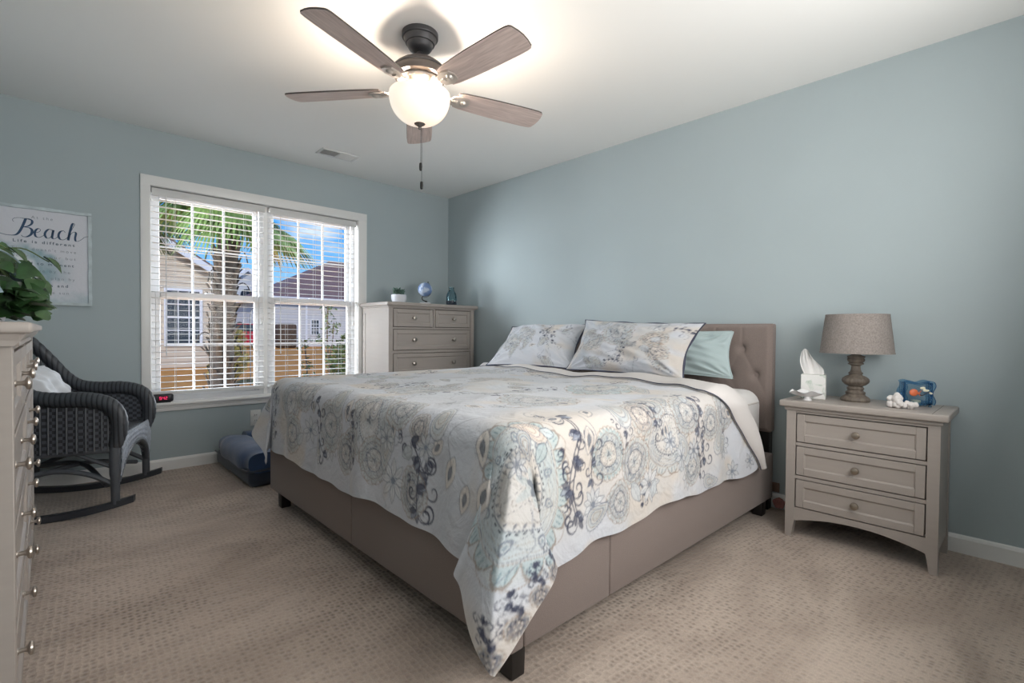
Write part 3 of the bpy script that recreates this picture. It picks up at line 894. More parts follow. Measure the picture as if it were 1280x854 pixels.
    def vine(self, s, t, L_, a, sc=1.0):
        """navy scrollwork branch"""
        navy = (58,62,82); r = self.rng; x, y = s, t; n = max(3, int(L_/(.055*sc))); side = 1
        spine = []
        for k in range(n+1):
            u = k/n*L_; off = .020*sc*math.sin(k*1.6)
            spine.append((s+u*math.cos(a)-off*math.sin(a), t+u*math.sin(a)+off*math.cos(a)))
        self.line(catm2(spine), .0036*sc, navy, .92)
        for k, (px, py) in enumerate(spine):
            side = -side
            aa = a+side*(1.0+.4*r.random())
            R = sc*(.020+.012*r.random())
            cx, cy = px+R*1.25*math.cos(aa), py+R*1.25*math.sin(aa)
            self.spiral(cx, cy, R, aa+PI, 1.15, .0058*sc, navy, side)
            for q in range(3):
                a2 = a-side*(.5+.6*q)+r.normal(0, .2); l_ = sc*(.022+.014*r.random())
                self.leaf(px, py, l_, a2, navy, navy if q != 1 else (150,158,172), .30, .0022, False)
            if k % 2 == 0:
                R2 = R*.6; cx, cy = px+R*2*math.cos(aa+.9*side), py+R*2*math.sin(aa+.9*side)
                self.spiral(cx, cy, R2, aa, 1.0, .0045*sc, navy, -side)
    def flower(self, s, t, R, n=8, rot=0.0):
        for k in range(n):
            a = rot+2*PI*k/n
            self.leaf(s+.18*R*math.cos(a), t+.18*R*math.sin(a), R*.82, a, (104,112,126), (206,208,210), .26, .0024)
        wn = self.win(s, t, R*.25)
        if wn is None: return
        sl, X, Y = wn; self.blend(sl, (np.hypot(X, Y) < R*.16).astype(float), (96,108,126), .8)
    def paisley(self, s, t, L_, a, fills):
        ca, sa = math.cos(a), math.sin(a)
        for q, k in enumerate((1.0, .78, .56, .34)):
            pts = []
            for i in range(40):
                u = 2*PI*i/40
                x = math.cos(u)*.5; y = math.sin(u)*.34*(1-.55*(x+.5))
                y += .24*max(0, x)**2*1.6; x -= .02
                pts.append((x*L_*k, y*L_*k))
            W_ = [(s+x*ca-y*sa, t+x*sa+y*ca) for x, y in pts]
            self.blob(W_, fills[q % len(fills)], .6)
            self.line(W_+[W_[0]], .0028 if q == 0 else .0022, (92,100,118) if q % 2 == 0 else (146,134,124), .85)
        for i in range(18):
            u = 2*PI*i/18; x = math.cos(u)*.5; y = math.sin(u)*.34*(1-.55*(x+.5))+.24*max(0, x)**2*1.6
            d = np.hypot(x, y); k = 1.06
            px, py = x*L_*k, y*L_*k
            self.line([(s+px*ca-py*sa, t+px*sa+py*ca), (s+px*1.08*ca-py*1.08*sa, t+px*1.08*sa+py*1.08*ca)], .0022, (110,116,130), .7)
    def stem(self, pts, col=(112,118,132), w=.003):
        self.line(catm2(pts), w, col, .8)
    def sample(self, S_, T_):
        x = np.clip((S_-self.s0)/self.h, 0, self.n-1.001); y = np.clip((T_-self.t0)/self.h, 0, self.m-1.001)
        i = x.astype(int); j = y.astype(int); fx = (x-i)[..., None]; fy = (y-j)[..., None]
        c = self.c
        return (c[i, j]*(1-fx)+c[i+1, j]*fx)*(1-fy)+(c[i, j+1]*(1-fx)+c[i+1, j+1]*fx)*fy
def catm2(pts, n=6):
    return [(p[0], p[1]) for p in catmull([(a, b, 0) for a, b in pts], n)]
TEAL = ((198,204,204), (160,178,184), (198,186,174), (146,176,182))
SAGE = ((194,197,198), (172,180,184), (196,192,188), (178,182,182))
SAND = ((204,194,184), (186,176,166), (204,196,190), (176,182,184))

def grid_object(name, P, mat, parent=None, colors=None, wrap_v=False, smooth=True):
    """P: (n,m,3) array of points -> mesh fast"""
    n, m = P.shape[:2]
    me = bpy.data.meshes.new(name)
    idx = np.arange(n*m).reshape(n, m)
    if wrap_v: idx = np.concatenate([idx, idx[:, :1]], 1)
    q = np.stack([idx[:-1, :-1], idx[1:, :-1], idx[1:, 1:], idx[:-1, 1:]], -1).reshape(-1, 4)
    me.vertices.add(n*m); me.vertices.foreach_set('co', P.reshape(-1).astype(np.float32))
    me.loops.add(q.size); me.loops.foreach_set('vertex_index', q.reshape(-1).astype(np.int32))
    me.polygons.add(len(q)); me.polygons.foreach_set('loop_start', (np.arange(len(q))*4).astype(np.int32))
    me.polygons.foreach_set('loop_total', np.full(len(q), 4, np.int32))
    me.polygons.foreach_set('use_smooth', np.ones(len(q), bool))
    me.update(calc_edges=True); me.validate()
    if colors is not None:
        at = me.color_attributes.new('print', 'FLOAT_COLOR', 'POINT')
        c = np.ones((n*m, 4), np.float32); c[:, :3] = colors.reshape(-1, 3)
        at.data.foreach_set('color', c.reshape(-1))
    me.materials.append(mat)
    o = bpy.data.objects.new(name, me); COL.objects.link(o)
    if parent: o.parent = parent
    return o

# ------------------------------------------------------------------ bed
BX0, BX1, BY0, BY1 = .970, 3.030, 1.020, 3.100
bed = empty('platform_bed', (2.0, 2.06, 0), 0, 'large upholstered platform bed with grey tufted headboard', 'bed')
def rail(name, x0, x1, y0, y1, seam_axis, seams):
    b = MB()
    cuts = sorted(seams)
    if seam_axis == 'y':
        e = [y0]+cuts+[y1]
        for a, c in zip(e[:-1], e[1:]): b.box(x0, x1, a+.0006, c-.0006, .090, .345, .008, 3)
    else:
        e = [x0]+cuts+[x1]
        for a, c in zip(e[:-1], e[1:]): b.box(a+.0006, c-.0006, y0, y1, .090, .345, .008, 3)
    for v in b.bm.verts: v.co -= Vector((2.0, 2.06, 0))
    return b.build(name, M['upholstery'], bed)
rail('foot_rail', BX0, BX0+.055, BY0, BY1, 'y', [2.035])
rail('side_rail', BX0+.055, BX1, BY0, BY0+.055, 'x', [1.452])
rail('side_rail', BX0+.055, BX1, BY1-.055, BY1, 'x', [1.452])
b = MB(); b.box(BX0+.05, BX1, BY0+.05, BY1-.05, .20, .305, mat=Matrix.Translation((-2.0, -2.06, 0))); b.build('slat_base', M['leg_black'], bed, smooth=False)
for (lx, ly) in ((1.015, 1.060), (1.015, 2.985), (2.95, 1.065), (2.95, 3.055), (1.9, 2.06)):
    b = MB(); s_ = .030
    vs = b.box(-s_, s_, -s_, s_, 0, .20, .004, 2)
    for v in vs:
        if v.co.z < .1: v.co.x *= .88; v.co.y *= .88
    o = b.build('leg', M['leg_black'], bed); o.location = (lx-2.0, ly-2.06, 0)
# headboard with buttons
def headboard():
    y0, y1, z0, z1 = 1.045, 3.075, .455, 1.086
    ny, nz = 260, 96
    Y = np.linspace(y0, y1, ny)[:, None]+0*np.zeros(nz)[None]; Z = np.linspace(z0, z1, nz)[None]+0*np.zeros(ny)[:, None]
    edge = np.minimum.reduce([Y-y0, y1-Y, Z-z0, z1-Z])
    X = 3.038+.020*(1-smoothstep(0, .022, edge))
    btn = []
    for r_, (zz, off) in enumerate(((.937, 0.0), (.785, .08), (.633, 0.0), (.50, .08))):
        y = 1.21-.16+off-.0
        while y < y1-.04:
            if y > y0+.05: btn.append((y, zz))
            y += .16
    for (by, bz) in btn:
        d2 = (Y-by)**2+(Z-bz)**2
        X += .016*np.exp(-d2/(2*.020**2))+.010*np.exp(-d2/(2*.007**2))
        for sg in (-1, 1):   # faint pulls between staggered buttons
            t = np.clip(((Y-by)*sg*.08+(Z-bz)*-.152)/(.08**2+.152**2), 0, 1)
            dd = (Y-by-sg*.08*t)**2+(Z-bz+.152*t)**2
            if bz > .55: X += .0022*np.exp(-dd/(2*.008**2))
    for y in np.arange(1.21-.16, y1-.04, .16):
        if y > y0+.05: X += .0045*np.exp(-(Y-y)**2/(2*.004**2))*smoothstep(.93, .95, Z)
    P = np.stack([X-2.0, Y-2.06, Z], -1)
    # wrap round to a back face
    rings = np.concatenate([P], 0)
    o = grid_object('headboard', rings, M['upholstery'], bed)
    b = MB(); b.box(3.056-2.0, 3.118-2.0, y0-2.06, y1-2.06, z0, z1, .010, 3); b.build('headboard_back', M['upholstery'], bed)
    bt = MB()
    for (by, bz) in btn: bt.sphere((3.062-2.0, by-2.06, bz), .011, 2, (.6, 1, 1))
    bt.build('buttons', M['upholstery'], o)
headboard()
for y in (1.10, 3.02):
    b = MB(); b.box(3.062, 3.112, y-.045, y+.045, 0, .46, .003, 1, Matrix.Translation((-2.0, -2.06, 0))); b.build('headboard_leg', M['leg_black'], bed)

mt = MB(); mt.box(-.985, .99, -.985, .985, .348, .706, .085, 6)
for v in mt.bm.verts: v.co.x += 2.025; v.co.y += 2.055
mt = mt.build('mattress', M['sheet']); tag(mt, 'white-sheeted mattress, seen at the head end beside the pillows', 'mattress')
b = MB()
for z in (.39, .64):
    b.tube([(1.14, 1.0695, z), (2.93, 1.0695, z)], .004, 6)
b.build('mattress_piping', M['mattress'], mt)

# duvet ------------------------------------------------------------
DX, DYS, DYN, DZ, HANG, HANG_N = 1.040, 1.086, 3.020, .745, .455, .27
DW = DYN-DYS; RR = .085
def drape(s, t, lift=0.0):
    a = np.maximum(-s, 0); bs = np.maximum(-t, 0); bn = np.maximum(t-DW, 0); bb = bs+bn
    sgn = np.where(bn > 0, 1.0, -1.0)
    r = np.hypot(a, bb); th = np.arctan2(bb, a)
    q = RR*PI/2
    e1 = np.minimum(r, q); out = RR*np.sin(e1/RR); drop = RR*(1-np.cos(e1/RR)); e2 = np.maximum(r-q, 0)
    side = smoothstep(0, .12, e2)
    corner = np.sin(2*th)
    # hanging folds: gentle along the edges, deep at the corners
    along = np.where(bb > 0, s, 0)+np.where(a > 0, t, 0)
    fold = .008*np.sin(along*8.3+1.0)+.006*np.sin(along*17.1+.4)+.004*np.sin(along*31+2.0)
    fl = .06+.30*corner**2
    o2 = e2*fl+side*fold*(1-corner**2)*1.0
    o2 = o2+side*corner*r*(.085*np.sin(9*th+.2)+.03*np.sin(19*th))
    dr2 = e2*np.sqrt(np.clip(1-(fl*.9)**2, .3, 1))
    out = out+o2+lift; drop = drop+dr2
    # extra length in the corner
    drop = drop+corner**2*0
    tht = th
    dx = np.where(r > 1e-6, np.cos(tht), 0); dy = np.where(r > 1e-6, np.sin(tht), 0)
    X = DX+np.maximum(s, 0)-out*dx
    Y = DYS+np.clip(t, 0, DW)+out*dy*sgn
    # surplus cloth of the corner folds back over both sides
    s4 = np.sin(4*th)*np.maximum(r-.06, 0)*smoothstep(.05, .3, r)
    cornr = (a > 0) & (bb > 0)
    Y = Y-np.where(cornr, .30*np.maximum(s4, 0), 0)*sgn
    X = X+np.where(cornr, .36*np.maximum(-s4, 0), 0)
    tipk = np.where(cornr & (bs > 0), corner**2*smoothstep(.1, .55, r), 0)
    X = X-.035*tipk; Y = Y+.03*tipk
    puff = .010*np.sin(s*5.1+.7)*np.sin(t*4.3+.2)+.006*np.sin(s*11+t*7)+.004*np.sin(t*19-s*6+1)
    inn = smoothstep(-.02, .18, np.minimum.reduce([s, t, DW-t]))
    Z = DZ-drop+puff*inn+lift*np.where(r > 0, np.clip(1-r/RR, 0, 1), 1)
    return np.stack([X, Y, Z], -1)

cl = Cloth(-HANG-.02, 1.80, -HANG-.02, DW+HANG_N+.02, .0026, 5)
def paint_duvet(c):
    r = c.rng
    # broad cream and grey grounds
    for (s, t, R, col, a) in ((.15, -.12, .30, C_CREAM, .8), (.55, -.2, .3, C_CREAM, .55), (1.05, -.15, .3, C_CREAM, .6), (-.2, .35, .3, (196,200,208), .5), (.5, .9, .5, (204,210,216), .4)):
        wn = c.win(s, t, R*1.2)
        if wn: sl, X, Y = wn; c.blend(sl, smoothstep(R*1.15, R*.5, np.hypot(X, Y)), col, a)
    # corner and skirts
    c.medallion(-.10, -.20, .27, TEAL, .2, 22)
    c.paisley(.02, -.045, .13, 2.2, ((214,200,188), (206,190,180), (224,212,202)))
    c.leaf(.10, -.085, .055, 2.6, (70,80,96), (196,206,210), .42); c.leaf(.05, -.10, .07, -2.2, (70,80,96), (170,184,186), .4)
    c.medallion(.365, -.185, .098, TEAL, 0, 26)
    c.medallion(.76, -.17, .165, SAGE, .3, 14, .85, .4)
    c.medallion(.70, -.02, .09, SAGE, .1, 10)
    c.medallion(1.14, -.17, .085, SAGE, 0, 20)
    c.vine(.19, .0, .34, -1.65, 1.35); c.vine(.24, -.10, .16, -1.2, 1.0)
    c.vine(.45, -.08, .24, -1.35, .8); c.vine(1.02, .03, .36, -1.45, 1.0); c.vine(1.26, -.02, .30, -1.5, .85)
    c.vine(1.00, -.26, .12, -1.2, .8); c.vine(.55, -.30, .1, -1.2, .7)
    c.flower(.62, -.34, .07, 9); c.flower(.28, -.34, .06, 10, .3); c.flower(.90, -.36, .06, 8); c.flower(1.28, -.30, .06, 9)
    for (s, t, L_, a) in ((.52, -.14, .10, -1.8), (.56, -.06, .09, .6), (.31, -.04, .09, .9), (.92, -.30, .08, 1.2), (1.36, -.2, .07, 1.5), (.48, -.31, .08, .4)):
        c.eye_leaf(s, t, L_, a)
    c.stem([(.44, .02), (.50, -.05), (.58, -.06), (.66, -.02)]); c.stem([(.28, -.02), (.30, -.12), (.26, -.22), (.30, -.32)])
    # foot side
    c.medallion(-.13, .76, .175, SAGE, .2, 18, .9, .2)
    c.medallion(-.25, .90, .075, SAGE, 0, 12); c.medallion(-.28, .70, .10, SAGE, .5, 11)
    c.paisley(-.07, .74, .11, .3, ((206,206,208), (214,210,208)))
    c.vine(-.10, 1.30, .27, 3.6, 1.2); c.vine(-.16, .44, .24, 3.5, 1.5); c.vine(-.22, .34, .16, 2.7, 1.3)
    c.flower(-.33, .56, .085, 8); c.flower(-.26, 1.36, .07, 7); c.flower(-.30, 1.12, .07, 9)
    c.medallion(-.11, .40, .060, SAND, 0, 14); c.eye_leaf(-.17, .18, .12, 2.8); c.eye_leaf(-.13, .25, .09, 2.3); c.eye_leaf(-.06, .06, .12, 3.3); c.eye_leaf(-.24, .10, .10, 2.9); c.eye_leaf(-.20, .0, .12, 2.8)
    c.eye_leaf(-.06, .95, .11, 3.0); c.eye_leaf(-.16, 1.06, .08, 2.5); c.eye_leaf(-.10, .58, .08, 3.4)
    c.stem([(.02, .62), (-.06, .54), (-.16, .52), (-.2, .56), (-.17, .6)]); c.stem([(-.11, .40), (-.2, .36), (-.28, .4)]); c.stem([(0, .14), (-.10, .22), (-.2, .2)])
    c.medallion(-.15, 1.62, .14, SAGE, .2, 16); c.vine(-.1, 1.88, .25, 3.3, 1.0)
    # top: the repeat carries on across the bed
    for (s, t, R, k) in ((.42, .30, .17, SAGE), (1.0, .42, .19, TEAL), (.30, .95, .2, SAGE), (.85, 1.05, .16, SAND), (.45, 1.6, .18, TEAL), (1.15, 1.55, .18, SAGE), (1.45, .95, .14, SAGE)):
        c.medallion(s, t, R, k, r.random()*3, int(12+10*r.random()))
    for k in range(14):
        c.vine(r.uniform(.1, 1.5), r.uniform(.15, 1.85), r.uniform(.14, .26), r.uniform(0, 6.28), r.uniform(.8, 1.1))
    for k in range(22):
        s, t = r.uniform(.05, 1.6), r.uniform(.08, 1.9)
        if k % 3 == 0: c.flower(s, t, r.uniform(.05, .08), 8)
        elif k % 3 == 1: c.eye_leaf(s, t, r.uniform(.07, .12), r.uniform(0, 6.28))
        else: c.paisley(s, t, r.uniform(.10, .16), r.uniform(0, 6.28), SAGE)
    # the grey-blue second layer of the print: big loose medallions and paisleys between the main ones
    for (s, t, R, k) in ((-.20, 1.12, .13, SAGE), (-.30, .95, .09, SAGE), (-.08, 1.45, .11, SAGE), (-.30, 1.55, .1, SAGE), (-.05, .55, .10, SAGE), (-.34, .42, .09, SAGE), (.53, -.24, .09, SAGE), (.93, -.10, .10, SAGE), (.60, -.07, .09, SAND), (1.30, -.12, .10, SAGE), (.95, -.33, .08, SAGE), (.42, -.36, .08, SAGE)):
        c.medallion(s, t, R, k, r.random()*3, int(11+8*r.random()), r.uniform(.85, 1.1), r.random())
    for (s, t, L_, a) in ((-.06, 1.08, .2, .4), (-.22, .62, .18, 2.8), (-.05, .30, .17, .2), (.50, -.02, .18, 1.2), (.88, -.24, .16, 2.0), (1.22, -.25, .15, 1.0), (.30, -.38, .13, .3), (-.33, 1.25, .14, .1)):
        c.paisley(s, t, L_, a, SAGE)
    c.vine(.20, .0, .36, -1.62, 1.35); c.vine(-.10, 1.30, .27, 3.6, 1.2); c.vine(-.16, .44, .24, 3.5, 1.5); c.vine(1.02, .03, .36, -1.45, 1.1); c.vine(-.12, .92, .2, 3.4, .9); c.vine(.66, .04, .2, -1.3, .9)
    # small fillers and a row of blossoms near the corner hem
    for k in range(90):
        s, t = r.uniform(-.43, 1.6), r.uniform(-.43, DW+.2)
        q = k % 5
        if q == 0: c.eye_leaf(s, t, r.uniform(.06, .10), r.uniform(0, 6.28))
        elif q == 1: c.spiral(s, t, r.uniform(.02, .04), r.uniform(0, 6), 1.3, .004, (112,118,132), 1)
        elif q == 2: c.leaf(s, t, r.uniform(.05, .09), r.uniform(0, 6.28), (104,110,124), (190,196,200), .36)
        elif q == 3: c.paisley(s, t, r.uniform(.07, .12), r.uniform(0, 6.28), SAGE)
        else: c.flower(s, t, r.uniform(.04, .06), 7, r.uniform(0, 6))
    for k in range(5):
        c.medallion(-.43+.07*k, -.425, .028, SAND, 0, 8); c.vine(-.40+.07*k, -.41, .05, 1.57, .5)
    for k in range(26):
        s, t = r.uniform(-.35, 1.6), r.uniform(-.35, DW+.3)
        a = r.uniform(0, 6.28)
        pts = [(s, t)]
        for q in range(4):
            a += r.normal(0, .6); pts.append((pts[-1][0]+.05*math.cos(a), pts[-1][1]+.05*math.sin(a)))
        c.stem(pts, (140,146,158), .0024)
paint_duvet(cl)
def s_end(t):
    """where the turned-back head edge of the duvet lies"""
    b_ = np.maximum(-t, 0)
    return np.where(t > 0, 1.56-.10*np.exp(-t/.12), 1.46)+.62*np.clip(b_-.05, 0, 1)
ns_, nt_ = 470, 640
tt = np.linspace(-HANG, DW+HANG_N, nt_)
hem_f = HANG+.010*np.sin(tt*6.0+1)+.006*np.sin(tt*15)
U = np.linspace(0, 1, ns_)[:, None]
se = s_end(tt)[None]
SS = -hem_f[None]+U*(se+hem_f[None]); TT = tt[None]+0*SS
hs = 1+.03*np.sin(SS*5.5+.4)+.02*np.sin(SS*13+1)
TT = np.where(TT < 0, TT*hs, TT)
P = drape(SS, TT)
dv = grid_object('duvet', P, M['print'], None, cl.sample(SS, TT))
tag(dv, 'white duvet printed with grey medallions and navy scrolls, spread over the bed', 'duvet')
# hem thickness
def hem_strip(Sv, Tv, name):
    A = drape(Sv, Tv); B = drape(Sv*.985+.0, Tv*.985, -.006); Cc = drape(Sv*.95, Tv*.95, -.008)
    P = np.stack([A, B, Cc], 0)
    cc = cl.sample(Sv, Tv); grid_object(name, P, M['print'], dv, np.stack([cc, cc*.98, cc*.96], 0))
hem_strip(SS[0], TT[0], 'foot_hem')
hem_strip(SS[:, 0], TT[:, 0], 'side_hem')
# the turned-back top edge: plain lining on top of the print
tf = np.linspace(-HANG-.012, DW+.19, 420)
nf = 90
k = np.linspace(0, 1, nf)[:, None]
b_ = np.maximum(-tf, 0)[None]
hem_s = np.where(tf[None] > 0, 1.22+.30*(1-np.exp(-np.maximum(tf[None], 0)/.55)), 1.22)+.95*np.clip(b_-.02, 0, 1)
cre_s = s_end(tf)[None]+.015
wid = cre_s-hem_s
Sf = hem_s+k*wid; Tf = tf[None]+0*Sf
lift = .030*np.sin(np.clip(k, 0, 1)*PI*.92+.10)**.6+.004
A = drape(Sf, Tf, lift)
# roll the crease under
kk = np.linspace(0, PI, 10)[:, None, None]
tail = A[-1:]-np.array([0, 0, 0]); low = drape(Sf[-1:], Tf[-1:], -.004)
roll = [low*(.5-.5*np.cos(q))+tail*(.5+.5*np.cos(q))+np.array([.016*np.sin(q), 0, 0]) for q in np.linspace(.3, PI, 8)]
front = drape(Sf[:1]+.004, Tf[:1], .001)
A = np.concatenate([front, A]+[x for x in roll], 0)
fe = grid_object('turned_back_edge', A, M['lining'], dv)
fe['label'] = 'plain white turned-back edge'
# navy flange line along the turned edge
b = MB(); row = drape(Sf[:1]-.002, Tf[:1], .012)[0]
b.tube([tuple(p) for p in row[::3]], .0024, 6); b.build('edge_piping', M['navy_band'], dv)
# sprigs on the underside near the hanging corner are part of the printed hem

# pillows ------------------------------------------------------------
def pillow(name, w, h, T, corners, mat_, colors=None, seed=0, ear=.05, parent=None, n=110, m=70, dent=1.0):
    """corners: BL, BR, TL, TR world points; cushion bulges along the normal"""
    rg = np.random.default_rng(seed)
    BL, BR, TL, TR = [np.array(c, float) for c in corners]
    u = np.linspace(-1, 1, n)[:, None]; v = np.linspace(-1, 1, m)[None]
    a = (u+1)/2; bq = (v+1)/2
    # edges pulled in between the corners
    pin = ear*(1-v**2)**1.0; pin2 = ear*(1-u**2)
    a2 = .5+(a-.5)*(1-2*pin); b2 = .5+(bq-.5)*(1-1.6*pin2)
    P0 = ((1-a2)*(1-b2))[..., None]*BL+(a2*(1-b2))[..., None]*BR+((1-a2)*b2)[..., None]*TL+(a2*b2)[..., None]*TR
    nrm = np.cross(BR-BL, TL-BL); nrm /= np.linalg.norm(nrm)
    th = ((1-np.abs(u)**2.6)*(1-np.abs(v)**2.4))**.62
    ph = rg.random(6)*6
    wr = (.012*np.sin(u*5+v*3+ph[0])+.009*np.sin(v*8-u*3+ph[1])+.006*np.sin(u*14+ph[2]+v*6)+.004*np.sin(v*20+u*9+ph[3]))*th*dent
    # gathers running in from the corners
    ang = np.arctan2(1-np.abs(v), 1-np.abs(u)); rad = np.hypot(1-np.abs(v), 1-np.abs(u))
    wr = wr+.010*np.sin(ang*13)*np.exp(-((rad-.35)/.3)**2)*(th**.5)*dent
    F = P0+nrm*(T*.60*th+wr)[..., None]
    B = P0-nrm*(T*.40*th)[..., None]
    full = np.concatenate([F, B[:, ::-1]], 1)
    cc = None
    if colors is not None:
        SS_ = (u*w/2+0*v); TT_ = (v*h/2+0*u)
        cf = colors.sample(SS_, TT_); cc = np.concatenate([cf, cf[:, ::-1]], 1)
    o = grid_object(name, full, mat_, parent, cc, wrap_v=True)
    loop = list(P0[:, 0])+list(P0[-1, 1:])+list(P0[::-1, -1][1:])+list(P0[0, ::-1][1:])
    return o, loop, nrm
def sham_cloth(seed, k):
    c = Cloth(-.5, .5, -.32, .32, .003, seed); r = c.rng
    if k == 0:
        c.medallion(-.05, .12, .17, SAGE, .3, 14, 1.1); c.paisley(.06, .02, .2, 1.2, SAGE); c.medallion(-.25, -.02, .11, SAGE, .1, 12)
        c.medallion(.28, .06, .10, SAND, 0, 10); c.medallion(.33, -.08, .09, SAND, 0, 10); c.paisley(-.33, .1, .15, .4, SAGE)
        c.vine(.02, -.2, .22, 1.4, .7); c.vine(.36, .2, .16, 0, .7); c.eye_leaf(.14, -.05, .08, 1.1); c.eye_leaf(-.42, -.12, .1, 1.0); c.flower(.24, .22, .07)
        c.stem([(-.38, .1), (-.36, 0), (-.32, -.08), (-.27, -.06), (-.3, -.02)]); c.stem([(-.2, -.1), (-.1, -.14), (0, -.1), (.08, -.16)]); c.vine(-.1, -.22, .12, .2, .6)
    else:
        c.medallion(-.1, .02, .12, SAGE, 0, 12); c.medallion(-.28, -.05, .13, SAGE, .1, 14); c.vine(.17, -.12, .34, 1.7, .85); c.vine(.27, -.1, .16, 1.9, .75); c.vine(.10, .0, .15, 1.2, .7)
        c.paisley(-.2, .12, .16, .3, SAGE); c.flower(-.4, .08, .07); c.flower(.36, .14, .06); c.eye_leaf(-.02, -.14, .08, .4); c.eye_leaf(.05, .16, .08, 2)
        c.stem([(-.4, -.1), (-.3, .1), (-.18, .2), (0, .18)])
    for q in range(26):
        s, t = r.uniform(-.46, .46), r.uniform(-.28, .28)
        if q % 4 == 0: c.paisley(s, t, r.uniform(.10, .16), r.uniform(0, 6.28), SAGE)
        elif q % 4 == 1: c.stem([(s, t), (s+.05, t+r.uniform(-.08, .08)), (s+.10, t+r.uniform(-.1, .1)), (s+.08, t+r.uniform(-.1, .1))])
        elif q % 4 == 2: c.spiral(s, t, r.uniform(.025, .05), r.uniform(0, 6), 1.4, .0036, (112,118,134), 1 if q % 3 else -1)
        else: c.leaf(s, t, r.uniform(.06, .11), r.uniform(0, 6.28), (104,110,126), (190,196,202), .4)
    return c
def sham(corners, seed, k, label, T, ear=.045):
    o, loop, nrm = pillow('pillow_sham', .98, .60, T, corners, M['print'], sham_cloth(seed, k), seed, ear)
    tag(o, label, 'pillow', 'printed pillow shams')
    b = MB(); lp = [Vector(p) for p in loop]
    cen = sum(lp, Vector())/len(lp)
    # flat navy flange round the seam
    V0, V1 = [], []
    nn = Vector(nrm)
    for p in lp:
        d = (p-cen); d -= nn*d.dot(nn); d.normalize()
        V0.append(p-d*.004); V1.append(p+d*(.008+.004*math.sin(len(V1)*.21)))
    rows = [[p+nn*.003 for p in V0], [p+nn*.003 for p in V1], [p-nn*.003 for p in V1], [p-nn*.003 for p in V0]]
    b.grid(rows, wrap_u=True, wrap_v=True)
    b.build('navy_flange', M['navy_band'], o)
    return o
sham(((2.50, 2.93, .768), (2.70, 2.21, .768), (2.84, 3.00, 1.066), (2.90, 2.26, 1.085)), 3, 1, 'white printed pillow sham on the far side, partly behind the larger sham', .18, .06)
sham(((2.67, 2.27, .766), (2.62, 1.36, .760), (2.80, 2.20, 1.115), (2.81, 1.33, 1.085)), 4, 0, 'large white printed pillow sham in front, nearest the lamp side', .20, .055)
def plain(corners, label, seed, T=.13):
    o, loop, nrm = pillow('pillow', .9, .5, T, corners, M['aqua'], None, seed, .04)
    tag(o, label, 'pillow')
    b = MB(); b.tube([tuple(p) for p in loop[::4]]+[tuple(loop[0])], .004, 6); b.build('pillow_seam', M['aqua'], o)
plain(((2.90, 2.00, .77), (2.90, 1.20, .765), (2.995, 2.02, 1.05), (2.995, 1.24, 1.04)), 'pale aqua pillow against the headboard behind the large printed sham', 9)
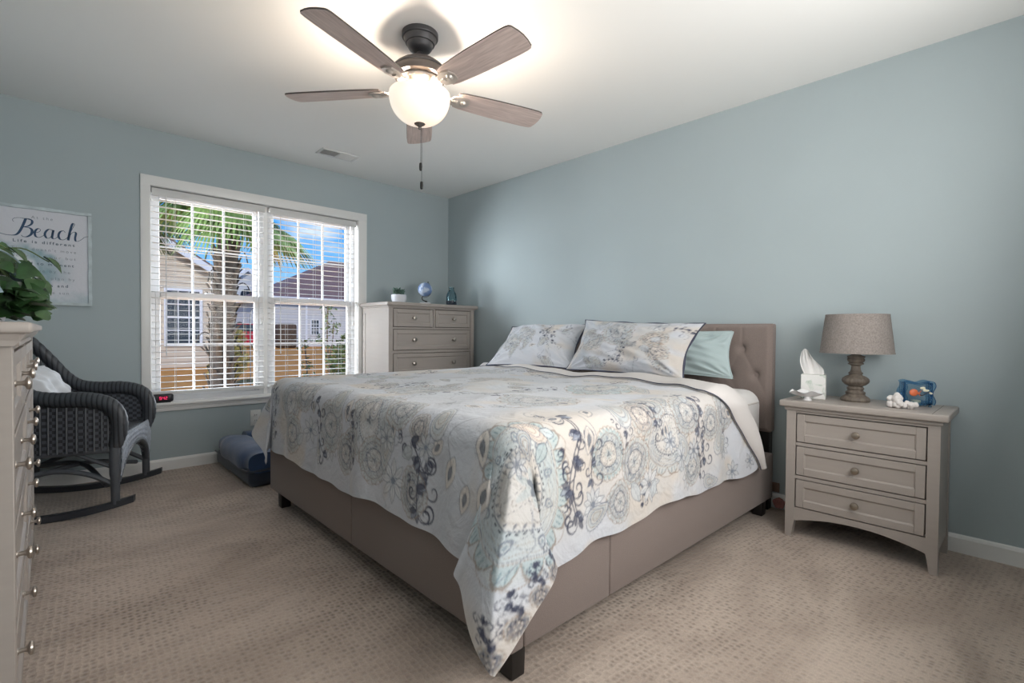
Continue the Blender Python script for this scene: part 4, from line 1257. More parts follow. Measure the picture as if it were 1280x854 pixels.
# ------------------------------------------------------------------ wicker rocking chair
rc = empty('rocking_chair', (.156, 3.824, 0), math.radians(-20), 'dark grey wicker rocking chair under the beach sign, left of the window', 'rocking chair')
def mirror(s, pts): return [(x, y*s, z) for x, y, z in pts]
for s in (-1, 1):
    b = MB(); n = 22; xs = [-.60+.93*i/n for i in range(n+1)]
    zb = lambda x: .42*(x+.12)**2*.78
    rows = []
    for x in xs:
        z = zb(x); y = s*.30
        rows.append([(x, y-.019, z), (x, y+.019, z), (x, y+.019, z+.034), (x, y-.019, z+.034)])
    b.grid(rows, wrap_v=True); b.face(rows[0]); b.face(rows[-1])
    b.build('runner', M['rocker'], rc, angle=30)
    zf = zb(.24)+.02
    b = MB(); b.tube(catmull([(.245, s*.30, zf), (.243, s*.298, .20), (.240, s*.292, .34), (.235, s*.288, .44)], 5), [.021]*6+[.026]*6+[.024]*4, 12); b.build('leg', M['wicker_leg'], rc)
    b = MB(); b.tube(catmull([(-.33, s*.30, zb(-.33)+.02), (-.31, s*.29, .2), (-.28, s*.28, .42)], 5), .021, 12); b.build('leg', M['wicker_leg'], rc)
    # rolled arm sweeping up into the back
    arm = catmull([(.240, s*.290, .38), (.262, s*.296, .46), (.258, s*.300, .545), (.215, s*.306, .612), (.12, s*.312, .642), (.0, s*.312, .645), (-.10, s*.308, .665), (-.17, s*.300, .725), (-.245, s*.272, .84), (-.31, s*.20, .95), (-.34, s*.09, 1.0), (-.345, 0, 1.012)], 6)
    b = MB(); nA = len(arm)
    rad = [.033+.008*math.sin(PI*min(1, i/nA*1.6)) for i in range(nA)]
    rad = [r+.0022*(i % 2) for i, r in enumerate(rad)]
    b.tube(arm, rad, 14); b.build('arm', M['wicker'], rc, angle=70)
    # woven side panel with upright stakes
    P = []
    rail_ = [p for p in arm if p.x < .262]
    for p in rail_[8:46]:
        P.append([(p.x, s*(abs(p.y)-.004-.0*k), (.355+(p.z-.02-.355)*k/7)) for k in range(8)])
    b = MB(); b.grid(P); b.grid([[(x, y-s*.008, z) for x, y, z in r] for r in P])
    b.build('side_panel', M['wicker_weave'], rc)
    b = MB()
    for i in range(4, 44, 1):
        p = rail_[min(i+4, len(rail_)-1)]
        if i % 2 == 0: b.tube([(p.x, s*(abs(p.y)+.002), .36), (p.x, s*(abs(p.y)+.001), p.z-.02)], .0045, 6)
    b.build('side_stakes', M['wicker_leg'], rc)
    b = MB(); b.tube([(.24, s*.294, .362), (-.27, s*.285, .348)], .017, 8); b.build('seat_rail', M['wicker_leg'], rc)
    b = MB(); b.tube(catmull([(.243, s*.296, .165), (.12, s*.292, .235), (-.02, s*.289, .262), (-.16, s*.289, .235), (-.31, s*.292, .17)], 6), .014, 8); b.build('side_stretcher', M['wicker_leg'], rc)
    b = MB(); b.tube(catmull([(.24, s*.295, .26), (.14, s*.29, .31), (.05, s*.28, .355)], 5), .011, 8); b.build('brace', M['wicker_leg'], rc)
b = MB(); b.tube(catmull([(.2, -.27, .16), (.0, 0, .235), (-.29, .27, .18)], 6), .013, 8); b.build('cross_stretcher', M['wicker_leg'], rc)
b = MB(); b.tube(catmull([(.2, .27, .16), (.0, 0, .235), (-.29, -.27, .18)], 6), .013, 8); b.build('cross_stretcher', M['wicker_leg'], rc)
# seat and apron
b = MB(); b.box(-.27, .245, -.282, .282, .385, .430, .016, 3); b.build('seat', M['wicker_weave'], rc)
b = MB(); n = 20; P = []; Q = []
for i in range(n+1):
    y = -.282+.564*i/n; q = y/.282
    zb_ = .20+.135*(1-abs(q)**2.2)
    P.append([(.252+.016*math.sin(PI*k/6), y, zb_+(.425-zb_)*k/6) for k in range(7)])
b.grid(P); b.grid([[(x-.02, y, z) for x, y, z in r] for r in P]); b.build('front_apron', M['wicker_light'], rc)
b = MB()
for i in range(0, 33):
    y = -.276+.552*i/32; q = y/.282; zb_ = .205+.135*(1-abs(q)**2.2)
    pts = [(.262+.010*math.sin(PI*k/8), y+.004*(1 if k % 2 else -1), zb_+(.432-zb_)*k/8) for k in range(9)]
    b.tube(pts, .0058, 6)
b.build('apron_stakes', simple('pale_grey_stakes', (160,168,180), .5, noise=.25, nscale=60), rc)
b = MB(); b.tube(catmull([(.25, -.285, .18), (.26, -.22, .275), (.262, -.1, .335), (.262, 0, .345), (.262, .1, .335), (.26, .22, .275), (.25, .285, .18)], 6), .015, 10); b.build('apron_rim', M['wicker_leg'], rc)
# back
P = []
for i in range(25):
    a = -1+2*i/24; y = .285*a; x = -.285-.055*(1-a*a)
    zt = .75+.25*(1-abs(a)**2.4)
    P.append([(x-.03*(k/8), y, .42+(zt-.42)*k/8) for k in range(9)])
b = MB(); b.grid(P); b.grid([[(x-.012, y, z) for x, y, z in r] for r in P]); b.build('backrest', M['wicker_weave'], rc)

# cushion on the chair
R = Matrix.Rotation(math.radians(-20), 4, 'Z'); T0 = Matrix.Translation((.156, 3.824, 0))
def rcw(p): return tuple((T0 @ R @ Vector(p)))
cu, lp, nn = pillow('cushion', .42, .42, .16, (rcw((-.10, -.20, .445)), rcw((-.10, .21, .445)), rcw((-.265, -.20, .83)), rcw((-.235, .20, .80))), M['cushion'], None, 21, .05, n=60, m=50)
tag(cu, 'white cushion leaning on the back of the wicker rocking chair', 'cushion')
b = MB(); b.tube([tuple(p) for p in lp[::3]]+[tuple(lp[0])], .003, 6); b.build('cushion_seam', M['cushion'], cu)

# ------------------------------------------------------------------ pet bed
pb = empty('pet_bed', (1.40, 3.87, 0), 0, 'navy velvet bolster pet bed on the carpet under the window', 'pet bed')
b = MB(); b.box(-.445, .445, -.425, .43, 0, .115, .040, 4); b.build('base_cushion', M['velvet_dark'], pb)
def bolster(pts, name, r0=.092, seed=0):
    b = MB(); n = len(pts); P = []
    for i, p in enumerate(pts):
        p = Vector(p); t = (Vector(pts[min(i+1, n-1)])-Vector(pts[max(i-1, 0)])).normalized()
        a = Vector((0, 0, 1)).cross(t).normalized()
        u = min(i, n-1-i)/6.0; sc = math.sqrt(max(0.0, 1-max(0, 1-u)**2)) if u < 1 else 1
        sc = max(sc, .78)
        ring = []
        for k in range(28):
            th = 2*PI*k/28; c, s_ = math.cos(th), math.sin(th)
            rr = r0*sc*(1+.016*math.sin(i*.45+k*.7+seed)+.008*math.sin(i*1.1-k*.4+seed))
            x = math.copysign(abs(c)**.75, c)*rr*1.16; z = math.copysign(abs(s_)**.75, s_)*rr*.86
            ring.append(p+a*x+Vector((0, 0, z)))
        P.append(ring)
    b.grid(P, wrap_v=True); b.face(P[0]); b.face(P[-1])
    return b.build(name, M['velvet'], pb, angle=60)
bolster([(-.360, -.420+.74*i/26, .158) for i in range(27)], 'side_bolster', .100)
bolster([(-.27+.62*i/22, .325, .175) for i in range(23)], 'back_bolster', .092, 2)
bolster([(.355, -.38+.72*i/22, .170) for i in range(23)], 'side_bolster', .092, 4)
b = MB(); b.tube(catmull([(-.452, .40, .105), (-.462, .1, .112), (-.462, -.2, .106), (-.452, -.405, .112), (-.40, -.43, .112), (-.25, -.432, .118)], 6), .007, 8); b.build('seam_piping', M['velvet_dark'], pb)
b = MB(); b.box(-.24, .25, -.38, .24, .10, .15, .03, 3); b.build('seat_cushion', M['velvet_dark'], pb)

# ------------------------------------------------------------------ alarm clock on the sill
ck = empty('alarm_clock', (.618, RY1-.030, .497), math.radians(-3), 'small black digital alarm clock with red digits on the window sill', 'clock')
b = MB(); b.box(-.068, .068, -.018, .018, .004, .062, .017, 4); b.build('clock_body', M['plastic_black'], ck)
b = MB(); b.lathe([(.024, -.012), (.027, -.006), (.027, .006), (.024, .012)], 24, Matrix.Translation((-.074, 0, .031)) @ Matrix.Rotation(PI/2, 4, 'Y')); b.build('clock_end_cap', simple('grey_plastic', (96,98,108), .4), ck)
b = MB(); b.box(-.05, .05, -.012, .012, 0, .005); b.build('clock_base', M['plastic_black'], ck)
def seg_digit(b, ch, x, z, w, h, y):
    S7 = {'0': 'abcdef', '1': 'bc', '2': 'abged', '3': 'abgcd', '4': 'fgbc', '5': 'afgcd', '6': 'afgedc', '7': 'abc', '8': 'abcdefg', '9': 'abcdfg'}[ch]
    t = w*.2
    R_ = {'a': (x, x+w, z+h-t, z+h), 'd': (x, x+w, z, z+t), 'g': (x, x+w, z+h/2-t/2, z+h/2+t/2), 'f': (x, x+t, z+h/2, z+h), 'e': (x, x+t, z, z+h/2), 'b': (x+w-t, x+w, z+h/2, z+h), 'c': (x+w-t, x+w, z, z+h/2)}
    for k in S7: a = R_[k]; b.box(a[0], a[1], y-.0012, y, a[2], a[3])
b = MB()
seg_digit(b, '9', -.018, .023, .011, .021, -.0182); seg_digit(b, '4', .002, .023, .011, .021, -.0182); seg_digit(b, '2', .017, .023, .011, .021, -.0182)
b.box(-.0040, -.0020, -.0194, -.0182, .027, .0295); b.box(-.0040, -.0020, -.0194, -.0182, .036, .0385)
b.build('display_digits', M['digits'], ck, smooth=False)
b = MB(); b.box(-.026, .036, -.0183, -.0175, .018, .049, .003, 1); b.build('display_window', simple('display_dark_red', (60,16,38), .25), ck)

# ------------------------------------------------------------------ beach sign
SX0, SX1, SZ0, SZ1 = -.222, .238, 1.172, 1.782
sg = empty('beach_sign', ((SX0+SX1)/2, RY1, (SZ0+SZ1)/2), 0, 'white framed beach sign with script lettering on the wall left of the window', 'sign')
hw, hh = (SX1-SX0)/2, (SZ1-SZ0)/2
def paint_sign():
    nx, nz = 200, 260
    X = np.linspace(-hw+.012, hw-.012, nx)[:, None]; Z = np.linspace(-hh+.012, hh-.012, nz)[None]
    c = np.ones((nx, nz, 3))*np.array(lin((214,216,224))[:3])
    r = np.random.default_rng(3)
    def nz2(k):
        a = r.random((k+3, k+3)); x = np.linspace(0, k, nx); y = np.linspace(0, k*1.3, nz)
        y = np.clip(y, 0, k); xi = x.astype(int); yi = y.astype(int); fx = (x-xi)[:, None]; fy = (y-yi)[None]
        return (a[np.ix_(xi, yi)]*(1-fx)+a[np.ix_(xi+1, yi)]*fx)*(1-fy)+(a[np.ix_(xi, yi+1)]*(1-fx)+a[np.ix_(xi+1, yi+1)]*fx)*fy
    n = .6*nz2(9)+.4*nz2(26)
    # teal wave rolling in from the left, foam below it
    top = .095-.55*np.clip(X+hw, 0, None)**1.5; bot = -.20+.03*np.sin(X*26)
    w = smoothstep(-.015, .03, top-Z+(n-.5)*.06)*smoothstep(-.02, .05, Z-bot+(n-.5)*.1)*smoothstep(.16, .02, X)
    k = (w*(.35+.6*n))[..., None]; c = c*(1-k)+np.array(lin((128,166,178))[:3])*k
    f = smoothstep(.055, .02, np.abs(np.hypot(X+.13, Z+.09)-.06)+(n-.5)*.03)
    k = (f*.8)[..., None]; c = c*(1-k)+np.array(lin((236,238,242))[:3])*k
    w = smoothstep(-hh+.12, -hh+.03, Z+(n-.5)*.08+.10*(hw-X))
    k = (w*.5)[..., None]; c = c*(1-k)+np.array(lin((150,178,186))[:3])*k
    P = np.stack([X+0*Z, -.010+0*X+0*Z, Z+0*X], -1)
    o = grid_object('sign_panel', P, attr_mat('sign_print', .7, .05, 100, 0), sg, c)
    b = MB(); b.box(-hw+.012, hw-.012, -.0095, -.0005, -hh+.012, hh-.012); b.build('sign_backing', M['sign_frame'], o, smooth=False)
paint_sign()
b = MB()
def wavy_bar(x0, x1, z0, z1, horiz):
    n = 16; pts = []
    if horiz:
        up = [(x0+(x1-x0)*i/n, z1+.0016*math.sin(i*1.7)) for i in range(n+1)]; lo = [(x, z0+.0012*math.sin(i*1.3)) for i, (x, _) in enumerate(up)]
    else:
        up = [(x1+.0016*math.sin(i*1.9), z0+(z1-z0)*i/n) for i in range(n+1)]; lo = [(x0+.0012*math.sin(i*1.1), z) for i, (_, z) in enumerate(up)]
    b.prism(up+lo[::-1], -.024, -.0004, 'XZ')
wavy_bar(-hw, hw, hh-.018, hh, True); wavy_bar(-hw, hw, -hh, -hh+.018, True)
wavy_bar(-hw, -hw+.018, -hh+.018, hh-.018, False); wavy_bar(hw-.018, hw, -hh+.018, hh-.018, False)
b.build('sign_frame', M['sign_frame'], sg, smooth=False)
def text_obj(txt, size, x, z, mat, spacing=1.0, weight=0.0, maxw=None):
    cu = bpy.data.curves.new('lettering', 'FONT'); cu.body = txt; cu.size = size; cu.align_x = 'CENTER'; cu.align_y = 'CENTER'
    cu.space_character = spacing; cu.extrude = .0004; cu.offset = weight
    o = bpy.data.objects.new('lettering_tmp', cu); COL.objects.link(o)
    dg = bpy.context.evaluated_depsgraph_get(); dg.update()
    me = bpy.data.meshes.new_from_object(o.evaluated_get(dg))
    bpy.data.objects.remove(o)
    w = max(v.co.x for v in me.vertices)-min(v.co.x for v in me.vertices)
    k = (maxw/w) if (maxw and w > 0) else 1.0
    for v in me.vertices: v.co.x *= k
    me.materials.clear(); me.materials.append(mat)
    ob = bpy.data.objects.new('lettering', me); COL.objects.link(ob); ob.parent = sg
    ob.location = (x, -.0112, z); ob.rotation_euler = (PI/2, 0, 0)
    return ob
cx_s = .008-(SX0+SX1)/2; zc = (SZ0+SZ1)/2
text_obj('At the', .026, -.008, 1.716-zc, M['sign_text'], 1.5, -.0002)
for i, (tx, bold, w) in enumerate((('Life is different', True, .285), ('Time doesn\'t move', False, .30), ('hour to hour but', False, .295), ('mood to moment', True, .275), ('We live by the', False, .24), ('currents, plan by', False, .285), ('the tides and', True, .22), ('follow the sun', False, .225))):
    text_obj(tx, .025, .002, 1.563-.0447*i-zc, M['sign_bold'] if bold else M['sign_text'], 1.45, .0004 if bold else -.0002, w)
# brush-script word, drawn as pen strokes
def pen(b, pts, w, n=7):
    P = catmull([(x, 0, z) for x, z in pts], n); m = len(P); L_, R_ = [], []
    for i, p in enumerate(P):
        t = (P[min(i+1, m-1)]-P[max(i-1, 0)]).normalized()
        # broad on the down strokes, hairline on the up strokes
        ww = w*(.28+.95*max(0, -t.z)**1.3)*.5
        nn_ = Vector((-t.z, 0, t.x))
        L_.append(p+nn_*ww); R_.append(p-nn_*ww)
    b.grid([[(p.x, -.0118, p.z) for p in L_], [(p.x, -.0118, p.z) for p in R_]])
    b.grid([[(p.x, -.0104, p.z) for p in L_], [(p.x, -.0104, p.z) for p in R_]])
b = MB(); W_ = .0092
def at_(pts, dx): return [(x*.001+dx, z*.001) for x, z in pts]
BX = -.128-(SX0+SX1)/2; BZ = 1.590-zc
def bw(pts): return [(BX+x*.001, BZ+z*.001) for x, z in pts]
pen(b, bw([(2, 86), (-4, 96), (4, 108), (24, 114), (52, 112), (76, 108)]), W_*.8)
pen(b, bw([(54, 112), (46, 84), (34, 48), (20, 18), (2, 4), (-30, 2), (-56, 8), (-82, 18)]), W_*1.15)
pen(b, bw([(40, 112), (66, 114), (82, 104), (80, 84), (64, 68), (44, 60)]), W_)
pen(b, bw([(44, 60), (70, 58), (82, 44), (78, 20), (60, 2), (42, 0), (34, 8)]), W_*1.2)
pen(b, bw([(92, 30), (112, 38), (120, 52), (112, 60), (100, 50), (94, 30), (98, 10), (112, 4), (128, 14), (140, 26)]), W_)
pen(b, bw([(176, 58), (160, 62), (146, 48), (140, 26), (148, 6), (162, 8), (174, 30), (180, 60)]), W_)
pen(b, bw([(180, 60), (176, 34), (174, 12), (182, 4), (194, 12), (204, 26)]), W_)
pen(b, bw([(236, 52), (228, 62), (212, 54), (204, 30), (210, 8), (226, 4), (242, 16), (252, 32)]), W_)
pen(b, bw([(246, 20), (262, 60), (278, 100), (282, 112), (274, 116), (266, 96), (258, 56), (250, 4)]), W_*1.05)
pen(b, bw([(252, 20), (266, 50), (280, 62), (288, 54), (284, 26), (286, 6), (298, 4), (316, 18), (330, 34), (350, 42), (368, 44)]), W_*.95)
b.build('script_lettering', M['sign_navy'], sg, smooth=False)

# ------------------------------------------------------------------ leafy plant on the dresser
pp = empty('potted_plant', (-.128, 1.74, 1.036), 0, 'leafy green trailing houseplant on the dresser at the left edge', 'houseplant')
b = MB(); b.lathe([(.052, 0), (.060, .004), (.072, .085), (.076, .10), (.076, .112), (.070, .112), (.066, .10)], 32); b.build('pot', M['pot_white'], pp)
b = MB(); b.lathe([(.001, .098), (.067, .100)], 24); b.build('soil', M['soil'], pp)
rl = random.Random(5)
lf, lf2, st_ = MB(), MB(), MB()
def leaf_at(mb, p, d, up, L_, wd):
    d = d.normalized(); sd_ = d.cross(up).normalized(); nn_ = sd_.cross(d).normalized()
    prof = [(0, .05), (.10, .38), (.28, .5), (.5, .46), (.72, .30), (.9, .12), (1.0, .0)]
    L1, C1, R1 = [], [], []
    for u, w in prof:
        c = p+d*(L_*u)+nn_*(-.25*L_*u*u)
        L1.append(c+sd_*(w*wd)+nn_*(w*wd*.35)); C1.append(c); R1.append(c-sd_*(w*wd)+nn_*(w*wd*.35))
    mb.grid([L1, C1, R1])
for k in range(190):
    a = rl.uniform(0, 2*PI); r_ = .03+.105*rl.random()**.7; h = .06+.115*rl.random()*(1-(r_/.19)**2)+.01
    if rl.random() < .4: h = rl.uniform(.0, .09); r_ = rl.uniform(.08, .125)
    p = Vector((r_*math.cos(a)*.95, r_*math.sin(a), max(.020, h)))
    if p.x < -.27: continue
    d = Vector((math.cos(a)*.7+rl.uniform(-.7, .7), math.sin(a)*.7+rl.uniform(-.7, .7), rl.uniform(-1.0, .15)))
    if p.z < .075: d.z = abs(d.z)*.3
    nrm = Vector((math.cos(a)*.5+.3+rl.uniform(-.5, .5), math.sin(a)*.5-.6+rl.uniform(-.5, .5), rl.uniform(.2, 1)))
    leaf_at(lf if rl.random() < .92 else lf2, p, d, nrm, rl.uniform(.038, .056), rl.uniform(.040, .056))
    if k % 3 == 0:
        st_.tube(catmull([(0.01*rl.random(), 0.01*rl.random(), .10), (p.x*.5, p.y*.5, max(p.z, .1)+.035), tuple(p)], 4), .0015, 5)
for k in range(60):
    a = rl.uniform(-2.3, .5); r_ = rl.uniform(.05, .125)
    p = Vector((r_*math.cos(a)*.95, r_*math.sin(a), rl.uniform(.018, .09)))
    d = Vector((math.cos(a)+rl.uniform(-.8, .8), math.sin(a)+rl.uniform(-.8, .8), rl.uniform(.1, .5) if p.z < .07 else rl.uniform(-.7, .2)))
    leaf_at(lf, p, d, Vector((.5+rl.uniform(-.5, .5), -.8, rl.uniform(.1, .9))), rl.uniform(.036, .052), rl.uniform(.040, .052))
# sprays over the front edge
for (dx, dy, z) in ((.128, -.10, .03), (.125, -.06, .03), (.115, -.02, .05), (.10, -.14, .06), (.12, .03, .04)):
    leaf_at(lf, Vector((dx-.02, dy, z+.012)), Vector((.6, -.3, .05)), Vector((0, 0, 1)), .05, .042)
for (ex, ey, ez) in ((.03, -.06, .195), (.09, -.05, .18), (-.02, .02, .21)):
    st_.tube(catmull([(0, 0, .1), (ex*.4, ey*.4, ez*.9), (ex, ey, ez), (ex+.05, ey-.02, ez-.03)], 5), .0015, 5)
    leaf_at(lf, Vector((ex+.04, ey-.02, ez-.02)), Vector((.7, -.3, -.5)), Vector((0, 0, 1)), .05, .04)
lf.build('foliage', M['leaf'], pp, normals=False); lf2.build('pale_leaves', M['leaf_pale'], pp, normals=False); st_.build('stems', M['stem'], pp)
b = MB(); b.tube([(.118*math.cos(t)*.95, -.06, .08+.105*math.sin(t)) for t in [PI*i/20*1.0 for i in range(21)]], .0022, 6); b.build('hoop_handle', M['leaf_pale'], pp)

# ------------------------------------------------------------------ things on the tall chest
ZC = 1.278
su = empty('succulent_pot', (2.338, 3.965, ZC), 0, 'small succulent in a white pot, leftmost on the tall chest', 'succulent')
b = MB(); b.lathe([(.048, 0), (.056, .003), (.066, .035), (.067, .062), (.064, .076), (.058, .076), (.058, .066)], 32); b.build('pot', M['pot_white'], su)
b = MB(); b.lathe([(.001, .067), (.059, .066)], 24); b.build('soil', M['soil'], su)
b = MB()
for k in range(80):
    a = rl.uniform(0, 2*PI); e = rl.uniform(.1, 1.35); r_ = rl.uniform(.02, .052)
    c = Vector((r_*math.cos(a)*.95, r_*math.sin(a)*.8, .070+rl.uniform(.005, .045)+(.016 if math.cos(a) < 0 else 0)))
    d = Vector((math.cos(a)*math.cos(e), math.sin(a)*math.cos(e), math.sin(e)))
    q = d.to_track_quat('Z', 'Y').to_matrix().to_4x4()
    b.lathe([(.001, -.016), (.006, -.006), (.007, .004), (.004, .014), (.001, .020)], 7, Matrix.Translation(c) @ q)
b.build('rosettes', M['succulent'], su)

gl = empty('desk_globe', (2.605, 3.945, ZC), 0, 'small blue desk globe on a white base, middle of the tall chest', 'globe')
b = MB(); b.lathe([(.050, 0), (.052, .003), (.052, .012), (.046, .016), (.001, .017)], 32); b.build('base', M['ceramic'], gl)
b = MB(); b.tube(catmull([(.012, 0, .014), (.004, 0, .030), (-.022, 0, .038), (-.034, 0, .055), (-.026, 0, .075)], 5), .0055, 8)
b.sphere((.012, 0, .024), .012, 2); b.build('stand', M['leg_black'], gl)
GC = (0.0, 0, .140)
m, nt, bs = new_mat('globe_map')
N = nt.nodes.new; L = nt.links.new; tc = N('ShaderNodeTexCoord'); nz_ = N('ShaderNodeTexNoise'); nz_.inputs['Scale'].default_value = 16; nz_.inputs['Detail'].default_value = 6
r_ = N('ShaderNodeValToRGB'); r_.color_ramp.elements[0].position = .47; r_.color_ramp.elements[1].position = .56
r_.color_ramp.elements[0].color = lin((110,134,176)); r_.color_ramp.elements[1].color = lin((176,188,206))
L(tc.outputs['Object'], nz_.inputs['Vector']); L(nz_.outputs[0], r_.inputs[0]); L(r_.outputs[0], bs.inputs['Base Color']); bs.inputs['Roughness'].default_value = .3
b = MB(); b.sphere(GC, .066, 4); gb = b.build('globe_ball', m, gl)
b = MB(); b.tube([(GC[0]+.0715*math.sin(t), 0, GC[2]-.0715*math.cos(t)) for t in [-.42+PI*i/24 for i in range(25)]], .0022, 6)
b.lathe([(.004, 0), (.005, .006), (.001, .014)], 10, Matrix.Translation((.029, 0, .204)) @ Matrix.Rotation(.42, 4, 'Y')); b.build('meridian', M['leg_black'], gl)

bo = empty('glass_bottle', (2.925, 3.965, ZC), 0, 'small teal glass bottle with dark base, rightmost on the tall chest', 'bottle')
b = MB(); b.lathe([(.050, 0), (.053, .004), (.053, .050), (.050, .050)], 32); b.build('base', M['bottle_dark'], bo)
b = MB(); b.lathe([(.0525, .050), (.0515, .090), (.044, .122), (.028, .146), (.024, .158), (.024, .172), (.027, .176), (.027, .182), (.022, .182), (.021, .158), (.026, .144), (.042, .120), (.049, .090), (.050, .052)], 36, cap=False); b.build('glass_body', M['bottle'], bo)
b = MB()
for i in range(14):
    a = 2*PI*i/14; b.tube([(.0525*math.cos(a), .0525*math.sin(a), .052), (.050*math.cos(a+.5), .050*math.sin(a+.5), .098), (.034*math.cos(a+.9), .034*math.sin(a+.9), .140)], .0012, 5)
b.build('glass_swirls', simple('teal_glass_rib', (112,152,166), .25), bo)

# ------------------------------------------------------------------ things on the nightstand
ZN = .692
la = empty('table_lamp', (2.965, .620, ZN), 0, 'table lamp with turned grey wood base and linen drum shade on the nightstand', 'lamp')
b = MB(); b.lathe([(.060, 0), (.063, .004), (.063, .012), (.058, .020), (.044, .030), (.040, .036), (.043, .040), (.043, .046), (.036, .050), (.033, .056)], 40); b.build('lamp_foot', M['turned'], la)
b = MB(); b.lathe([(.030, .050), (.033, .056), (.038, .064), (.034, .070), (.030, .075), (.044, .082), (.056, .094), (.059, .104), (.056, .114), (.044, .124), (.030, .130), (.027, .136), (.031, .139), (.031, .143), (.025, .147), (.021, .158), (.019, .176), (.024, .182), (.034, .186), (.034, .190), (.028, .193), (.036, .201), (.038, .209), (.034, .216), (.038, .221), (.038, .225), (.026, .230), (.017, .236), (.016, .262), (.010, .266)], 40); b.build('turned_column', M['turned'], la)
b = MB(); b.lathe([(.157, .240), (.134, .434), (.131, .434), (.154, .240)], 48, cap=False); sh = b.build('lamp_shade', M['shade'], la)
b = MB()
b.lathe([(.1582, .240), (.1580, .246), (.1562, .246)], 48, cap=False); b.lathe([(.1352, .428), (.1345, .4345), (.1335, .4345)], 48, cap=False); b.build('shade_trim', M['shade'], sh)
b = MB(); b.lathe([(.008, .262), (.012, .270), (.012, .300), (.018, .305), (.028, .335), (.030, .352), (.022, .374), (.001, .384)], 24); b.build('bulb', M['ceramic'], la)
b = MB()
for k in range(3):
    a = 2*PI*k/3; b.tube([(.0, 0, .400), (.1340*math.cos(a), .1340*math.sin(a), .424)], .0016, 6)
b.tube([(0, 0, .384), (0, 0, .410)], .003, 8); b.build('shade_spider', M['pewter'], la)

tb = empty('tissue_box', (2.945, .800, ZN), math.radians(12), 'white tissue box with a tissue standing out, on the nightstand beside the lamp', 'tissue box')
m, nt, bs = new_mat('tissue_box_print')
N = nt.nodes.new; L = nt.links.new; tc = N('ShaderNodeTexCoord'); nz_ = N('ShaderNodeTexNoise'); nz_.inputs['Scale'].default_value = 22; nz_.inputs['Detail'].default_value = 5; nz_.inputs['Distortion'].default_value = 1.2
r_ = N('ShaderNodeValToRGB'); r_.color_ramp.elements[0].position = .52; r_.color_ramp.elements[1].position = .68
r_.color_ramp.elements[0].color = lin((226,226,224)); r_.color_ramp.elements[1].color = lin((168,186,172))
L(tc.outputs['Object'], nz_.inputs['Vector']); L(nz_.outputs[0], r_.inputs[0]); L(r_.outputs[0], bs.inputs['Base Color']); bs.inputs['Roughness'].default_value = .6
b = MB(); b.box(-.055, .055, -.055, .055, 0, .124, .002, 1); b.build('box', m, tb)
b = MB(); b.lathe([(.034, .1242), (.034, .1252), (.030, .1252)], 28, Matrix.Scale(.7, 4, (1, 0, 0))); b.build('opening_film', M['plastic_white'], tb)
P = []
for i in range(26):
    u = i/25; row = []
    for j in range(22):
        v_ = j/21
        wv = .044+.010*math.sin(v_*PI)-.016*v_**3
        y = (u-.5)*2*wv+.020*v_+.012*v_*v_
        x = .012*math.sin(u*14+1)*(.25+v_)+.008*math.sin(u*27)*v_ + .01*v_
        z = .122+.135*v_*(1-.62*(abs(u-.70)*1.25)**1.6)
        row.append((x, y, z))
    P.append(row)
b = MB(); b.grid(P); b.grid([[(x+.0016, y, z) for x, y, z in r] for r in P]); b.build('tissue', M['tissue'], tb)

sd_ = empty('shell_dish', (2.800, .788, ZN), math.radians(20), 'small white footed shell dish in front of the tissue box', 'dish')
P = []
for i in range(37):
    a = 2*PI*i/36; row = []
    for j in range(7):
        q = j/6; r0 = .012+.050*q*(1+.10*math.cos(3*a)+.05*math.cos(7*a)); row.append((.92*r0*math.cos(a), 1.25*r0*math.sin(a), .020+.022*q**1.6+.006*math.sin(6*a)*q))
    P.append(row)
b = MB(); b.grid(P); b.grid([[(x*.97, y*.97, z+.004) for x, y, z in r] for r in P]); b.build('bowl', M['ceramic'], sd_)
b = MB(); b.lathe([(.020, 0), (.021, .003), (.014, .012), (.014, .024), (.001, .025)], 24); b.build('foot', M['ceramic'], sd_)

co = MB(); rc_ = random.Random(9)
for k in range(34):
    a = rc_.uniform(0, 2*PI); r_ = rc_.uniform(0, .026); z = rc_.uniform(.012, .072)*(1-r_/.06)
    co.sphere((r_*math.cos(a)*.9, r_*math.sin(a)*1.1+.012, max(.010, z)), rc_.uniform(.010, .017), 2, (1, 1, 1))
for k in range(12):
    co.sphere((rc_.uniform(-.012, .006), -.022-.003*k+rc_.uniform(-.006, .006), rc_.uniform(.010, .030)), rc_.uniform(.008, .013), 2)
for v in co.bm.verts:
    p = v.co; n_ = math.sin(p.x*320)*math.sin(p.y*290+1)*math.sin(p.z*310+2); v.co += v.normal*0 + Vector((n_, n_*.6, n_))*.0018
    v.co.z = max(v.co.z, .0005)
cob = co.build('coral_piece', M['coral']); cob.location = (2.835, .420, ZN)
tag(cob, 'lumpy white coral piece on the nightstand in front of the blue glass holder', 'coral')

